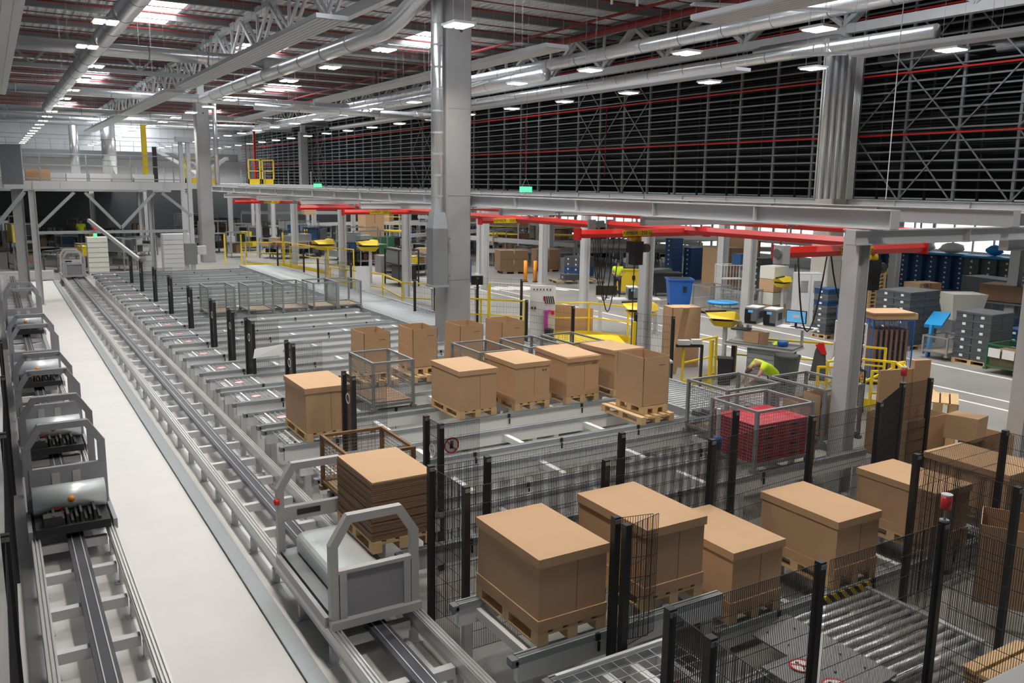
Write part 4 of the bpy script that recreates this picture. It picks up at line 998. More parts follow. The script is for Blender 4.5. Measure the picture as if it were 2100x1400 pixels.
b = MB(); b.cbox(0, 0, 0.9, 0.85, 0.05, 1.9)
t = thing('tool_board', 'white perforated tool board with red, black and magenta tools', 'tool board', (15.55, 23.7, 0), -0.55)
b.obj('board', 'white', t)
b = MB(); random.seed(3)
for i in range(6): b.cbox(-0.3+0.11*i, -0.035, 1.72, 0.03, 0.02, 0.06)
for i in range(5): b.bar((0.05+0.07*i, -0.04, 1.5), (0.10+0.07*i, -0.04, 1.25), 0.035)
b.cbox(-0.35, -0.035, 1.1, 0.05, 0.02, 0.07); b.cbox(-0.25, -0.035, 1.1, 0.05, 0.02, 0.07); b.obj('black_tools', 'black', t, label='black hand tools')
b = MB(); b.cbox(0.05, -0.04, 1.42, 0.07, 0.03, 0.14); b.cbox(0.34, -0.05, 0.95, 0.10, 0.04, 0.14); b.obj('red_tools', 'red', t, label='red hand tools')
b = MB(); b.bar((0.12, -0.06, 0.98), (0.12, -0.06, 0.25), 0.12, 0.06); b.bar((0.05, -0.06, 0.98), (0.28, -0.06, 1.02), 0.10, 0.06); b.obj('magenta_brush', 'magenta', t, label='magenta brush')
b = MB(); b.tube([(0.22, -0.2, 0.0), (0.22, -0.2, 0.42)], [0.13, 0.17], 10); b.obj('black_bucket', 'black', t, label='black bucket')
for k, (x, y, w, h) in enumerate([(16.5, 24.3, 1.1, 1.05), (17.3, 23.8, 0.7, 0.95)]):
    b = MB(); b.cbox(0, 0, h/2, w, 0.05, h); o = b.obj('cardboard_sheet', 'card'); o.location = (x, y, 0.02); o.rotation_euler = (0, 0, -0.5); tag(o, 'flat brown cardboard leaning inside the yellow rails, %s sheet' % ('left' if k == 0 else 'right'), 'cardboard sheet')
b = MB(); b.box(-1.1, -0.8, 0, 1.1, 0.8, 0.16); o = b.obj('step_platform', 'yellow'); o.location = (16.6, 22.5, 0); o.rotation_euler = (0, 0, -0.5); tag(o, 'low yellow step platform inside the handrails', 'platform')
b = MB(); b.cbox(0, 0, 1.0, 0.55, 0.05, 1.2); o = b.obj('white_panel', 'white'); o.location = (12.75, 32.8, 0.2); o.rotation_euler = (0, 0, -0.4); tag(o, 'white sheet panel on the yellow cage left of the duct outlet box', 'panel')

# ------------------------------------------------------------------ packing bench area
t = thing('packing_bench', 'steel packing bench with an upper shelf, printers and a monitor on it', 'workbench', (17.35, 15.7, 0), -1.2)
b = MB(); b.box(-0.9, -0.4, 1.02, 0.95, 0.4, 1.07); b.obj('bench_top', 'steel_dark', t)
b = MB(); b.box(-0.92, -0.42, 0.98, 0.97, 0.42, 1.02); b.obj('bench_frame', 'steel', t)
for x in (-0.8, 0.85): b = MB(); b.box(x-0.05, -0.05, 0, x+0.05, 0.05, 1.0); b.box(x-0.06, -0.4, 0, x+0.06, 0.4, 0.06); b.obj('leg', 'black', t)
b = MB(); b.box(-0.65, 0.1, 1.50, 1.25, 0.62, 1.54); b.obj('upper_shelf', 'white', t)
for x in (-0.6, 0.9): b = MB(); b.box(x-0.03, 0.36, 1.07, x+0.03, 0.42, 1.52); b.obj('shelf_support', 'steel', t)
b = MB(); b.box(-0.3, -0.30, 0.25, 0.55, 0.35, 0.97)
b.obj('drawer_cabinet', 'galv_dull', t)
for i in range(5): b = MB(); b.box(-0.28, -0.315, 0.28+i*0.14, 0.53, -0.30, 0.40+i*0.14); b.obj('drawer', 'galv', t)
def at_bench(x, y, z, ox=17.35, oy=15.7, r=-1.2): return (ox+x*math.cos(r)-y*math.sin(r), oy+x*math.sin(r)+y*math.cos(r), z)
def printer(label, loc, rz):
    t = thing('label_printer', label, 'printer', loc, rz, 'label printers'); t.scale = (1.3, 1.1, 1.35)
    b = MB(); b.box(-0.13, -0.24, 0, 0.13, 0.24, 0.30); b.obj('printer_body', 'steel_dark', t)
    b = MB(); b.box(-0.135, -0.245, 0.05, 0.0, -0.235, 0.28); b.box(-0.12, -0.25, 0.0, 0.12, -0.24, 0.05); b.obj('front_face', 'black', t)
    b = MB(); b.box(-0.14, -0.25, 0.30, 0.14, 0.25, 0.325); b.obj('printer_lid', 'steel', t)
    b = MB(); b.box(-0.137, -0.08, 0.10, -0.131, 0.16, 0.24); b.box(0.131, -0.08, 0.10, 0.137, 0.16, 0.24); b.obj('side_window', 'darkscreen', t)
    b = MB(); b.box(-0.06, -0.252, 0.22, 0.04, -0.246, 0.27); b.obj('display', 'screen', t)
printer('left label printer on the upper shelf of the packing bench', at_bench(-0.42, 0.36, 1.545), -1.2)
printer('right label printer on the upper shelf, next to the monitor', at_bench(0.10, 0.36, 1.545), -1.2)
def monitor(label, loc, rz, lit=True, w=0.54):
    t = thing('computer_monitor', label, 'monitor', loc, rz)
    b = MB(); b.box(-w/2, -0.02, 0.10, w/2, 0.02, 0.44); b.obj('monitor_case', 'black', t)
    b = MB(); b.box(-w/2+0.02, -0.024, 0.12, w/2-0.02, -0.02, 0.42); b.obj('screen', 'screen' if lit else 'darkscreen', t)
    if lit: b = MB(); b.box(-0.08, -0.027, 0.25, 0.09, -0.024, 0.32); b.obj('screen_window', 'paper', t)
    b = MB(); b.box(-0.03, -0.01, 0.0, 0.03, 0.02, 0.12); b.box(-0.12, -0.09, 0.0, 0.12, 0.09, 0.012); b.obj('stand', 'black', t)
monitor('lit blue computer monitor at the right end of the packing bench shelf', at_bench(0.72, 0.36, 1.545), -1.2)
b = MB(); b.box(-0.22, -0.07, 0, 0.22, 0.07, 0.02); o = b.obj('keyboard', 'black'); o.location = at_bench(1.0, 0.22, 1.545); o.rotation_euler = (0, 0, -1.2); tag(o, 'black keyboard in front of the lit monitor', 'keyboard')
openbox('open brown carton with flaps standing on the packing bench', *at_bench(-0.15, -0.35, 1.075)[:2], 1.075, 0.42, 0.34, 0.30, -1.2, False, False, False)
b = MB(); b.bar((0, 0, 0), (0.03, -0.02, 0.34), 0.30, 0.01); o = b.obj('carton_flap', 'card'); o.location = at_bench(0.14, -0.33, 1.08); tag(o, 'upright cardboard flap piece on the packing bench', 'cardboard sheet')
t = thing('document_tray', 'open white tray box under the left printer on the packing bench', 'box', at_bench(-0.62, 0.0, 1.075), -1.2)
b = MB(); b.box(-0.2, -0.18, 0, 0.2, 0.18, 0.02); b.box(-0.2, 0.16, 0, 0.2, 0.18, 0.28); b.box(-0.2, -0.18, 0.28, 0.2, 0.18, 0.30); b.obj('tray_body', 'white', t); b = MB(); b.box(-0.22, -0.2, 0.30, 0.22, 0.2, 0.33); b.obj('tray_cover', 'black', t)
b = MB(); b.tube([(0, 0, 0), (0, 0, 0.12), (0, 0, 0.15)], [0.13, 0.14, 0.09], 12); o = b.obj('tape_roll', 'blue', None, True); o.location = at_bench(0.58, -0.1, 1.075); tag(o, 'dark blue roll lying at the right end of the packing bench', 'roll')
b = MB()
for i in range(6): b.bar((0.02*i, 0, 0.01), (0.05+0.03*i, 0.1, 0.04+0.01*i), 0.02)
o = b.obj('strap_bundle', 'hivis'); o.location = at_bench(0.38, -0.2, 1.075); tag(o, 'bundle of yellow-green straps on the packing bench', 'straps')
def bin_(label, x, y, r0, r1, h, m, rz=0, z=0, square=True):
    t = thing('waste_bin', label, 'bin', (x, y, z), rz); k = 4 if square else 16
    b = MB(); b.tube([(0, 0, 0), (0, 0, h)], [r0*1.25 if square else r0, r1*1.25 if square else r1], k, True); b.obj('bin_body', m, t)
    b = MB(); b.tube([(0, 0, h-0.04), (0, 0, h)], [r1*1.32 if square else r1*1.05]*2, k); b.obj('bin_rim', m, t)
    b = MB(); b.tube([(0, 0, h+0.001), (0, 0, h+0.003)], [r1*1.15 if square else r1*0.9]*2, k); b.obj('bin_opening', 'black', t)
    return t
bin_('tall dark grey waste bin right of the bending worker', 16.7, 14.3, 0.24, 0.32, 1.05, 'tote', 0, 0, False)
bin_('black waste bin under the left end of the packing bench', 16.3, 16.0, 0.18, 0.22, 0.72, 'black')
# jackets and white sacks on the thin handrail
t = thing('hanging_jacket', 'dark grey jacket with red shoulders hanging on the yellow handrail', 'jacket', (17.6, 14.05, 0.35), -0.9)
b = MB(); b.v = [(-0.22, -0.05, 0), (0.2, -0.08, 0), (0.14, -0.09, 0.75), (0.05, -0.05, 0.98), (-0.05, -0.05, 0.98), (-0.12, -0.08, 0.75), (-0.22, 0.08, 0), (0.2, 0.06, 0), (0.14, 0.06, 0.75), (0.05, 0.03, 0.98), (-0.05, 0.03, 0.98), (-0.12, 0.06, 0.75)]
b.f = [(0, 1, 2, 3, 4, 5), (11, 10, 9, 8, 7, 6)]+[(i, 6+i, 6+(i+1) % 6, (i+1) % 6) for i in range(6)]; b.obj('jacket_body', 'tote', t)
b = MB(); b.v = [(0.05, -0.10, 0.70), (0.16, -0.11, 0.70), (0.07, -0.07, 1.0), (-0.12, -0.07, 0.92), (0.05, 0.08, 0.70), (0.17, 0.08, 0.70), (0.07, 0.05, 1.0), (-0.12, 0.05, 0.92)]
b.f = [(0, 1, 2, 3), (7, 6, 5, 4), (0, 4, 5, 1), (1, 5, 6, 2), (2, 6, 7, 3), (3, 7, 4, 0)]; b.obj('red_shoulder', 'red', t, label='red shoulder part')
def blob(label, name, cat, x, y, z, sx, sy, sz, m, seed=1, n=10):
    random.seed(seed); b = MB(); k = 12
    for i in range(n+1):
        v = PI*i/n
        for j in range(k):
            a = 2*PI*j/k; r = math.sin(v)*(1+0.22*random.uniform(-1, 1)); b.v.append((sx*r*math.cos(a), sy*r*math.sin(a), sz*(1-math.cos(v))/2*(1+0.04*random.uniform(-1, 1))))
    for i in range(n):
        for j in range(k): b.f.append((i*k+j, i*k+(j+1) % k, (i+1)*k+(j+1) % k, (i+1)*k+j))
    o = b.obj(name, m, None, True); o.location = (x, y, z); tag(o, label, cat); return o
blob('crumpled white plastic sack hanging right of the dark jacket', 'plastic_sack', 'sack', 17.95, 13.75, 0.1, 0.24, 0.2, 0.95, 'paper', 4)
blob('smaller crumpled white sack by the low yellow handrail', 'plastic_sack', 'sack', 17.6, 13.3, 0.0, 0.18, 0.16, 0.6, 'paper', 5)
# tall mesh cabinets
def meshcart(label, x, y, w, l, h, m, rz=0, fill=None, shelves=2, z=0.1):
    t = thing('mesh_cart', label, 'cart', (x, y, 0), rz, 'mesh carts'); w2 = w/2; l2 = l/2
    b = MB()
    for sx in (-1, 1):
        for sy in (-1, 1): b.cbox(sx*w2, sy*l2, (h+z)/2, 0.03, 0.03, h-z)
    for zz in (z, h): 
        for s in (-1, 1): b.bar((-w2, s*l2, zz), (w2, s*l2, zz), 0.03); b.bar((s*w2, -l2, zz), (s*w2, l2, zz), 0.03)
    b.obj('cart_frame', m, t)
    b = MB()
    for i in range(9):
        u = -w2+w*i/8; b.box(u-0.004, -l2-0.004, z, u+0.004, -l2+0.004, h); b.box(u-0.004, l2-0.004, z, u+0.004, l2+0.004, h)
    for i in range(9):
        u = -l2+l*i/8; b.box(-w2-0.004, u-0.004, z, -w2+0.004, u+0.004, h); b.box(w2-0.004, u-0.004, z, w2+0.004, u+0.004, h)
    for i in range(7):
        zz = z+(h-z)*i/6
        for s in (-1, 1): b.bar((-w2, s*l2, zz), (w2, s*l2, zz), 0.006); b.bar((s*w2, -l2, zz), (s*w2, l2, zz), 0.006)
    b.obj('cart_mesh', m, t)
    for i in range(shelves): b = MB(); zz = z+(h-z)*i/max(1, shelves); b.box(-w2, -l2, zz, w2, l2, zz+0.015); b.obj('shelf', 'steel', t)
    b = MB()
    for sx in (-1, 1):
        for sy in (-1, 1): b.tube([(sx*w2-0.02, sy*l2*0.9, 0.06), (sx*w2+0.02, sy*l2*0.9, 0.06)], 0.06, 10)
    b.obj('castor', 'rubber', t)
    return t
meshcart('blue mesh cart loaded with upright cardboard sheets, brown cardboard on top', 20.4, 14.2, 1.1, 0.8, 1.75, 'blue', -0.5, None, 1)
for i in range(7): b = MB(); b.box(-0.03, -0.33, 0, 0.03, 0.33, 1.35); o = b.obj('cardboard_sheet', 'carddark'); a = -0.5; o.location = (20.4+(-0.42+0.14*i)*math.cos(a), 14.2+(-0.42+0.14*i)*math.sin(a), 0.13); o.rotation_euler = (0, 0, a); tag(o, 'brown cardboard sheet standing in the blue mesh cart, %s from the left' % ORD[i], 'cardboard sheet', 'sheets in the blue cart')
b = MB(); b.box(-0.6, -0.45, 0, 0.6, 0.45, 0.16); b.box(-0.7, -0.5, 0.16, 0.5, 0.4, 0.19); o = b.obj('cardboard_bundle', 'card'); o.location = (20.4, 14.2, 1.77); o.rotation_euler = (0, 0, -0.4); tag(o, 'flat brown cardboard bundle lying on top of the blue mesh cart', 'cardboard')
t = meshcart('white mesh cabinet left of the nearest grey post', 18.8, 14.1, 0.55, 0.6, 1.75, 'white', -0.5, None, 3)
meshcart('black wire basket cart between the sacks and the nearest grey post', 16.9, 12.6, 0.5, 0.45, 1.0, 'black', -0.4, None, 1)
meshcart('blue wire trolley behind the packing bench', 22.3, 16.6, 0.8, 0.7, 1.5, 'blue', -0.4, None, 1)
# grey lift frame and tall carton tube left of the yellow gripper
t = thing('grey_cabinet', 'blue-grey steel cabinet behind the open carton, right of the fence post', 'cabinet', (14.0, 16.1, 0), -0.5)
b = MB(); b.box(-0.3, -0.35, 0.1, 0.3, 0.35, 0.85); b.obj('cabinet_body', 'galv_dull', t); b = MB(); b.box(-0.26, -0.36, 0.15, 0.26, -0.35, 0.8); b.obj('cabinet_door', 'galv', t); b = MB(); b.box(-0.34, -0.4, 0.85, 0.34, 0.4, 0.9); b.obj('cabinet_top', 'steel', t)
t = thing('tall_carton', 'tall closed brown cardboard column under the yellow suction gripper', 'cardboard box', (16.9, 18.4, 0), -0.3)
b = MB(); b.box(-0.45, -0.3, 0, 0.45, 0.3, 1.75); b.obj('carton_body', 'card', t)
b = MB(); b.box(-0.452, -0.302, 1.0, -0.40, -0.298, 1.75); b.obj('carton_edge', 'cardin', t)
b = MB(); b.bar((0, 0, 0), (0.12, -0.3, 1.9), 0.24, 0.08); o = b.obj('cardboard_tube', 'card'); o.location = (15.9, 17.6, 0); tag(o, 'leaning tall brown cardboard angle right of the conduit post', 'cardboard')
def gripper(label, x, y, z, rz=0, m='yellow', s=1.0):
    t = thing('suction_gripper', label, 'suction gripper', (x, y, z), rz, 'yellow suction grippers')
    b = MB(); b.v = [(-0.42*s, -0.10*s, 0.12*s), (0.30*s, -0.16*s, 0.16*s), (0.42*s, 0, 0.10*s), (0.30*s, 0.16*s, 0.16*s), (-0.42*s, 0.10*s, 0.12*s), (-0.30*s, -0.22*s, 0), (0.26*s, -0.26*s, -0.02*s), (0.46*s, 0, -0.04*s), (0.26*s, 0.26*s, -0.02*s), (-0.30*s, 0.22*s, 0)]
    b.f = [(0, 1, 2, 3, 4), (9, 8, 7, 6, 5)]+[(i, 5+i, 5+(i+1) % 5, (i+1) % 5) for i in range(5)]; b.obj('upper_shell', m, t)
    b = MB(); b.v = [(-0.30*s, -0.22*s, -0.06*s), (0.26*s, -0.26*s, -0.08*s), (0.46*s, 0, -0.10*s), (0.26*s, 0.26*s, -0.08*s), (-0.30*s, 0.22*s, -0.06*s), (-0.2*s, -0.12*s, -0.2*s), (0.2*s, -0.15*s, -0.24*s), (0.3*s, 0, -0.24*s), (0.2*s, 0.15*s, -0.24*s), (-0.2*s, 0.12*s, -0.2*s)]
    b.f = [(0, 1, 2, 3, 4), (9, 8, 7, 6, 5)]+[(i, 5+i, 5+(i+1) % 5, (i+1) % 5) for i in range(5)]; b.obj('lower_shell', m, t)
    b = MB(); b.cbox(0, 0, -0.03*s, 0.5*s, 0.34*s, 0.06*s); b.obj('waist_band', 'black', t)
    b = MB(); b.bar((-0.42*s, 0, 0.14*s), (0.1, 0, 0.16*s), 0.08, 0.06); b.obj('head_bar', 'black', t)
    b = MB(); b.tube([(0.1*s, 0, -0.2*s), (0.1*s, 0, -z)], 0.06*s, 8); b.obj('lift_tube', 'steel', t)
    return t
gripper('yellow suction gripper with a grey sack beneath the blue disc', 17.0, 16.9, 1.62, -0.6, s=1.1)
b = MB(); b.tube([(0, 0, 0), (0, 0, 0.05), (0, 0, 0.07)], [0.42, 0.44, 0.30], 20); o = b.obj('blue_disc', 'skyblue', None, True); o.location = (17.3, 17.2, 1.95); tag(o, 'flat round blue cover lying above the yellow suction gripper', 'cover')
gripper('yellow suction gripper left of the conduit post', 17.3, 20.8, 1.35, -0.5, s=1.35)
gripper('pair-forming yellow gripper in the distance, left one', 14.5, 42.8, 2.05, 0.2, s=1.5); gripper('pair-forming yellow gripper in the distance, right one', 16.6, 42.0, 2.0, 0.1, s=1.5)
gripper('small yellow gripper behind the white cabinet', 26.5, 23.2, 1.55, 0.2, s=1.1)
blob('grey plastic sleeve hanging from the yellow suction gripper', 'plastic_sleeve', 'sleeve', 17.35, 16.55, 1.05, 0.10, 0.09, 0.5, 'woodgrey', 9, 6)
t = thing('control_stand', 'two grey control units on the stand above the yellow kick-plate rail', 'control unit', (15.1, 16.1, 1.15), -0.5)
b = MB(); b.box(-0.3, -0.08, 0, 0.0, 0.08, 0.12); b.box(0.05, -0.08, 0.02, 0.3, 0.08, 0.14); b.obj('unit_housing', 'steel', t); b = MB(); b.box(-0.35, -0.06, -0.06, 0.35, 0.06, 0.0); b.box(0.3, -0.05, -1.1, 0.36, 0.05, 0.0); b.obj('stand_arm', 'black', t)
# second workstation by the stair cage
t = thing('packing_bench', 'steel workstation with a black monitor and printers beyond the yellow rails', 'workbench', (19.0, 23.6, 0), -0.5)
b = MB(); b.box(-1.0, -0.35, 1.2, 1.2, 0.35, 1.24); b.obj('bench_top', 'steel', t)
for x in (-0.9, 1.1): b = MB(); b.box(x-0.03, -0.3, 0, x+0.03, 0.3, 1.2); b.obj('leg', 'steel', t)
monitor('black unlit monitor seen from behind beyond the yellow rails', (18.4, 23.95, 1.245), -0.5, False, 0.75)
printer('left label printer on the workstation beyond the yellow rails', (19.1, 23.4, 1.245), -0.5); printer('right label printer on the workstation beyond the yellow rails', (19.55, 23.2, 1.245), -0.5)
t = thing('packing_bench', 'packing bench right of the column with printers on it', 'workbench', (14.6, 28.3, 0), -0.4)
b = MB(); b.box(-0.9, -0.35, 1.3, 0.9, 0.35, 1.34); b.obj('bench_top', 'steel', t); 
for x in (-0.85, 0.8): b = MB(); b.box(x, -0.3, 0, x+0.05, 0.3, 1.3); b.obj('leg', 'steel', t)
printer('label printer just right of the central column', (14.3, 28.5, 1.345), -0.4); printer('second label printer right of the central column', (14.9, 28.2, 1.345), -0.4); monitor('small black screen right of the printers by the central column', (15.35, 27.9, 1.345), -0.4, False, 0.45)

# ------------------------------------------------------------------ crates, totes, pallets on the floor area
def tote(label, x, y, z, w, l, h, m='tote', rz=0, group='stacked crates', mark=True):
    t = thing('storage_crate', label, 'crate', (x, y, z), rz, group)
    b = MB(); b.box(-w/2+0.012, -l/2+0.012, 0, w/2-0.012, l/2-0.012, h-0.05); b.obj('crate_body', m, t)
    b = MB(); b.box(-w/2, -l/2, h-0.06, w/2, l/2, h-0.004); b.box(-w/2+0.004, -l/2+0.004, h*0.45, w/2-0.004, l/2-0.004, h*0.45+0.02); b.obj('crate_rim', m, t)
    if mark: b = MB(); b.box(-w/2-0.002, -0.05, h*0.3, -w/2+0.013, 0.05, h*0.62); b.obj('crate_label', 'paper', t)
    return t
def stack(what, x, y, nx, ny, n, w=0.6, l=0.4, h=0.22, m='tote', rz=0, base=True, ms=None):
    ca, sa = math.cos(rz), math.sin(rz); protos = {}; z0 = 0.146 if base else 0.0
    if base: pallet((x-ca*nx*w/2+sa*ny*l/2, y-sa*nx*w/2-ca*ny*l/2, 0.0), 'wooden pallet under the %s' % what, PAL, rz).scale = (nx*w/0.8, ny*l/1.2, 1)
    for k in range(n):
        for i in range(nx):
            for j in range(ny):
                mm = ms[k] if ms else m; dx = (i-(nx-1)/2)*w; dy = (j-(ny-1)/2)*l; loc = (x+dx*ca-dy*sa, y+dx*sa+dy*ca, z0+k*h)
                lab = 'crate in %s, %s layer%s%s' % (what, (['bottom']+ORD[1:n-1]+['top'])[k] if n > 1 else 'only', (', '+['left', 'middle', 'right'][i if nx < 3 else i]+' column' if nx == 3 else (', '+['left', 'right'][i]+' column' if nx == 2 else '')), (', '+['front', 'middle', 'back'][j if j < 3 else 2]+' row' if ny == 3 else (', '+['front', 'back'][j]+' row' if ny == 2 else '')))
                if mm in protos: dup(protos[mm], loc, rz, lab)
                else: protos[mm] = tote(lab, *loc, w, l, h, mm, rz, 'crates of the '+what)
stack('tall dark grey crate block', 25.9, 17.3, 2, 2, 8, 0.8, 0.6, 0.22, 'tote', 0.0)
stack('grey stack left of green mesh box', 25.4, 14.4, 2, 2, 6, 0.6, 0.55, 0.24, 'tote', 0.0)
stack('single stack of blue and grey crates behind the packing bench', 24.9, 19.7, 1, 1, 8, 0.8, 0.6, 0.20, 'tote', 0.0, True, ['tote', 'tote', 'totelight', 'tote', 'totelight', 'bluetote', 'totelight', 'bluetote'])
stack('low grey crate pair right of the blue and grey stack', 24.9, 18.75, 1, 1, 5, 0.7, 0.6, 0.22, 'tote', 0.0, True, ['tote', 'tote', 'bluetote', 'tote', 'tote'])
stack('grey crate stack behind the tall dark block', 26.8, 18.6, 1, 1, 7, 0.8, 0.6, 0.22, 'tote', 0.0)
stack('blue and grey crate pile on the brown pallet', 28.2, 39.3, 1, 2, 4, 1.2, 0.6, 0.28, 'tote', 0.2, True, ['bluetote', 'bluetote', 'tote', 'tote'])
stack('blue crate tower behind the blue waste bin', 32.8, 36.6, 1, 1, 9, 0.8, 0.6, 0.26, 'bluetote', 0.0, False)
stack('second blue crate tower behind the blue waste bin', 33.9, 36.2, 1, 1, 7, 0.9, 0.6, 0.26, 'bluetote', 0.0, False)
stack('dark crate rack right of the cream cartons', 32.8, 29.6, 2, 1, 6, 0.9, 0.6, 0.3, 'tote', 0.0, False)
stack('blue crates at the far right workplace', 30.6, 16.6, 2, 1, 2, 0.7, 0.5, 0.3, 'bluetote', 0.0, True)
stack('blue crates beside the white tub', 29.6, 19.2, 1, 1, 2, 0.6, 0.5, 0.28, 'bluetote', 0.0, True)
# long walls of stacked crates with blue lids, far right
for i in range(7):
    stack('long blue crate wall, %s stack from the left' % ORD[i], 42.2+0.25*i, 30.2-0.66*i, 1, 1, 7, 0.6, 0.62, 0.26, 'bluetote', 0.0, False)
for i in range(9):
    stack('dark crate wall under the windows, %s stack from the left' % ORD[i], 43.0+0.15*i, 25.2-0.82*i, 1, 1, 6, 0.7, 0.78, 0.30, 'tote', 0.0, False)
for k, (x, y, L) in enumerate([(42.9, 28.3, 4.8), (43.6, 22.0, 7.6)]):
    b = MB(); b.box(-0.6, -L/2, 0, 0.6, L/2, 0.1); o = b.obj('blue_cover', 'skyblue'); o.location = (x, y, 1.83); o.rotation_euler = (0, 0, 0.12 if k else 0.36); tag(o, 'bright blue film cover along the top of the %s crate wall' % ['blue', 'dark'][k], 'cover')
for k, (x, y, sx, m) in enumerate([(42.4, 29.5, 0.5, 'yellow'), (42.9, 27.9, 0.4, 'whitetub'), (43.1, 26.6, 0.6, 'whitetub'), (44.0, 23.4, 0.5, 'paper'), (43.6, 24.6, 0.4, 'skyblue')]):
    blob('%s plastic bag lying on the crate wall, %s from the left' % ({'yellow': 'yellow', 'whitetub': 'cream', 'paper': 'white', 'skyblue': 'blue'}[m], ORD[k]), 'plastic_bag', 'bag', x, y, 1.93, sx, sx, 0.55, m, 20+k, 7)
# cartons and crates on the floor
def carton(label, x, y, z, w, l, h, m='card', rz=0, group=None, tape=True):
    t = thing('carton', label, 'cardboard box', (x, y, z), rz, group)
    b = MB(); b.box(-w/2, -l/2, 0, w/2, l/2, h); b.obj('carton_body', m, t)
    if tape: b = MB(); b.box(-0.03, -l/2-0.002, h*0.6, 0.03, l/2+0.002, h+0.002); b.obj('tape_strip', 'cardin' if m == 'card' else 'card', t)
    return t
carton('large brown crate on a pallet beside the orange bollards', 26.3, 43.6, 0.15, 1.7, 1.2, 0.7, 'carddark', -0.25); carton('upper brown crate on the large brown crate near the bollards', 26.3, 43.6, 0.86, 1.7, 1.2, 0.5, 'carddark', -0.25)
carton('second brown crate behind the orange bollards', 28.9, 43.8, 0.15, 1.5, 1.1, 1.2, 'carddark', -0.25); pallet((25.5, 43.2, 0), 'pallet under the large brown crate beside the bollards', PALG, -0.25).scale = (2.0, 1.0, 1); pallet((28.2, 43.4, 0), 'pallet under the second brown crate by the bollards', PALG, -0.25).scale = (1.8, 0.9, 1)
carton('grey box on the floor right of the orange bollards', 29.8, 42.2, 0.0, 1.2, 0.9, 0.9, 'steel_dark', 0)
pallet((25.4, 37.4, 0), 'brown pallet with a single grey crate, right of the bollards', PALG, -0.3).scale = (3.4, 1.3, 1)
tote('single low grey crate on the brown pallet', 26.6, 37.9, 0.15, 0.9, 0.7, 0.3, 'tote', -0.2)
for k, (x, y) in enumerate([(24.5, 39.1), (24.9, 38.75)]):
    t = thing('bollard', 'orange bollard in front of the grey post, %s one' % ('left' if k == 0 else 'right'), 'bollard', (x, y, 0)); b = MB(); b.tube([(0, 0, 0.03), (0, 0, 1.15)], 0.10, 12); b.obj('bollard_tube', 'orange', t, True); b = MB(); b.tube([(0, 0, 0), (0, 0, 0.04)], 0.15, 12); b.obj('bollard_foot', 'black', t)
def wheeliebin(label, x, y, w, l, h, m, rz, lid=None):
    t = thing('waste_container', label, 'waste bin', (x, y, 0.18), rz)
    b = MB(); a = 0.80; b.v = [(-w/2*a, -l/2*a, 0), (w/2*a, -l/2*a, 0), (w/2*a, l/2*a, 0), (-w/2*a, l/2*a, 0), (-w/2, -l/2, h-0.18), (w/2, -l/2, h-0.18), (w/2, l/2, h-0.18), (-w/2, l/2, h-0.18)]
    b.f = [(0, 3, 2, 1), (4, 5, 6, 7), (0, 1, 5, 4), (1, 2, 6, 5), (2, 3, 7, 6), (3, 0, 4, 7)]; b.obj('container_body', m, t)
    b = MB(); b.box(-w/2-0.04, -l/2-0.04, h-0.22, w/2+0.04, l/2+0.04, h-0.15); b.obj('container_rim', m, t)
    b = MB(); b.box(-w/2+0.05, -l/2+0.05, h-0.155, w/2-0.05, l/2-0.05, h-0.145); b.obj('opening', 'black', t)
    b = MB()
    for sx in (-1, 1):
        for sy in (-1, 1): b.tube([(sx*w*0.36-0.03, sy*l*0.33, -0.09), (sx*w*0.36+0.03, sy*l*0.33, -0.09)], 0.09, 10)
    b.obj('castor', 'rubber', t)
    b = MB(); b.box(0.10, -l/2-0.02, h*0.45, 0.24, -l/2*0.9, h*0.62); b.obj('badge', 'black', t)
wheeliebin('yellow waste container behind the worker in the hi-vis vest', 26.2, 32.4, 1.25, 0.9, 1.25, 'yellow', -0.5)
wheeliebin('bright blue waste container right of the conduit post', 25.3, 27.8, 1.05, 0.9, 1.25, 'blue', -0.55)
wheeliebin('black waste container beside the yellow one', 27.5, 31.2, 1.4, 0.9, 1.1, 'black', -0.5)
for k, (x, y, w) in enumerate([(25.5, 26.2, 1.2), (25.6, 24.6, 1.2)]):
    cage('grey wire cage on the floor right of the blue container, %s one' % ('left' if k == 0 else 'right'), x-0.5, y-0.6, 0.0, 1.2, 1.0, 1.15, pitch=0.09)
meshcart('white wire rack cart with goods, behind the grey wire cages', 27.1, 26.6, 1.1, 0.7, 1.9, 'white', -0.4, None, 3)
carton('dark blue box on the white wire rack cart', 27.5, 26.4, 1.92, 0.6, 0.5, 0.45, 'bluetote', 0, None, False)
for i in range(4): carton('cream carton in the upright stack left of the white cabinet, %s from the bottom' % ORD[i], 26.9, 24.0, 0.02+0.52*i, 0.9, 0.7, 0.5, 'whitetub' if i % 2 else 'card', 0.1, 'cream cartons', False)
t = thing('electric_cabinet', 'white ventilated electric cabinet left of the pale concrete column', 'cabinet', (25.7, 21.3, 0), -0.5)
b = MB(); b.box(-0.45, -0.3, 0.1, 0.45, 0.3, 2.1); b.obj('cabinet_body', 'steel', t)
b = MB(); b.box(-0.43, -0.31, 0.15, -0.02, -0.30, 2.05); b.box(0.02, -0.31, 0.15, 0.43, -0.30, 2.05); b.obj('cabinet_door', 'white', t)
b = MB()
for i in range(10): b.box(-0.38, -0.318, 1.4+i*0.045, -0.1, -0.31, 1.42+i*0.045); b.box(0.1, -0.318, 1.4+i*0.045, 0.38, -0.31, 1.42+i*0.045)
b.obj('vent_slots', 'steel_dark', t)
for i in range(8): pallet((29.3, 21.3, 1.0+0.146*i*0+0.146*i-1.0), 'wooden pallet in the upright pile right of the pale column, %s from the floor' % ORD[i], PAL, -0.2)
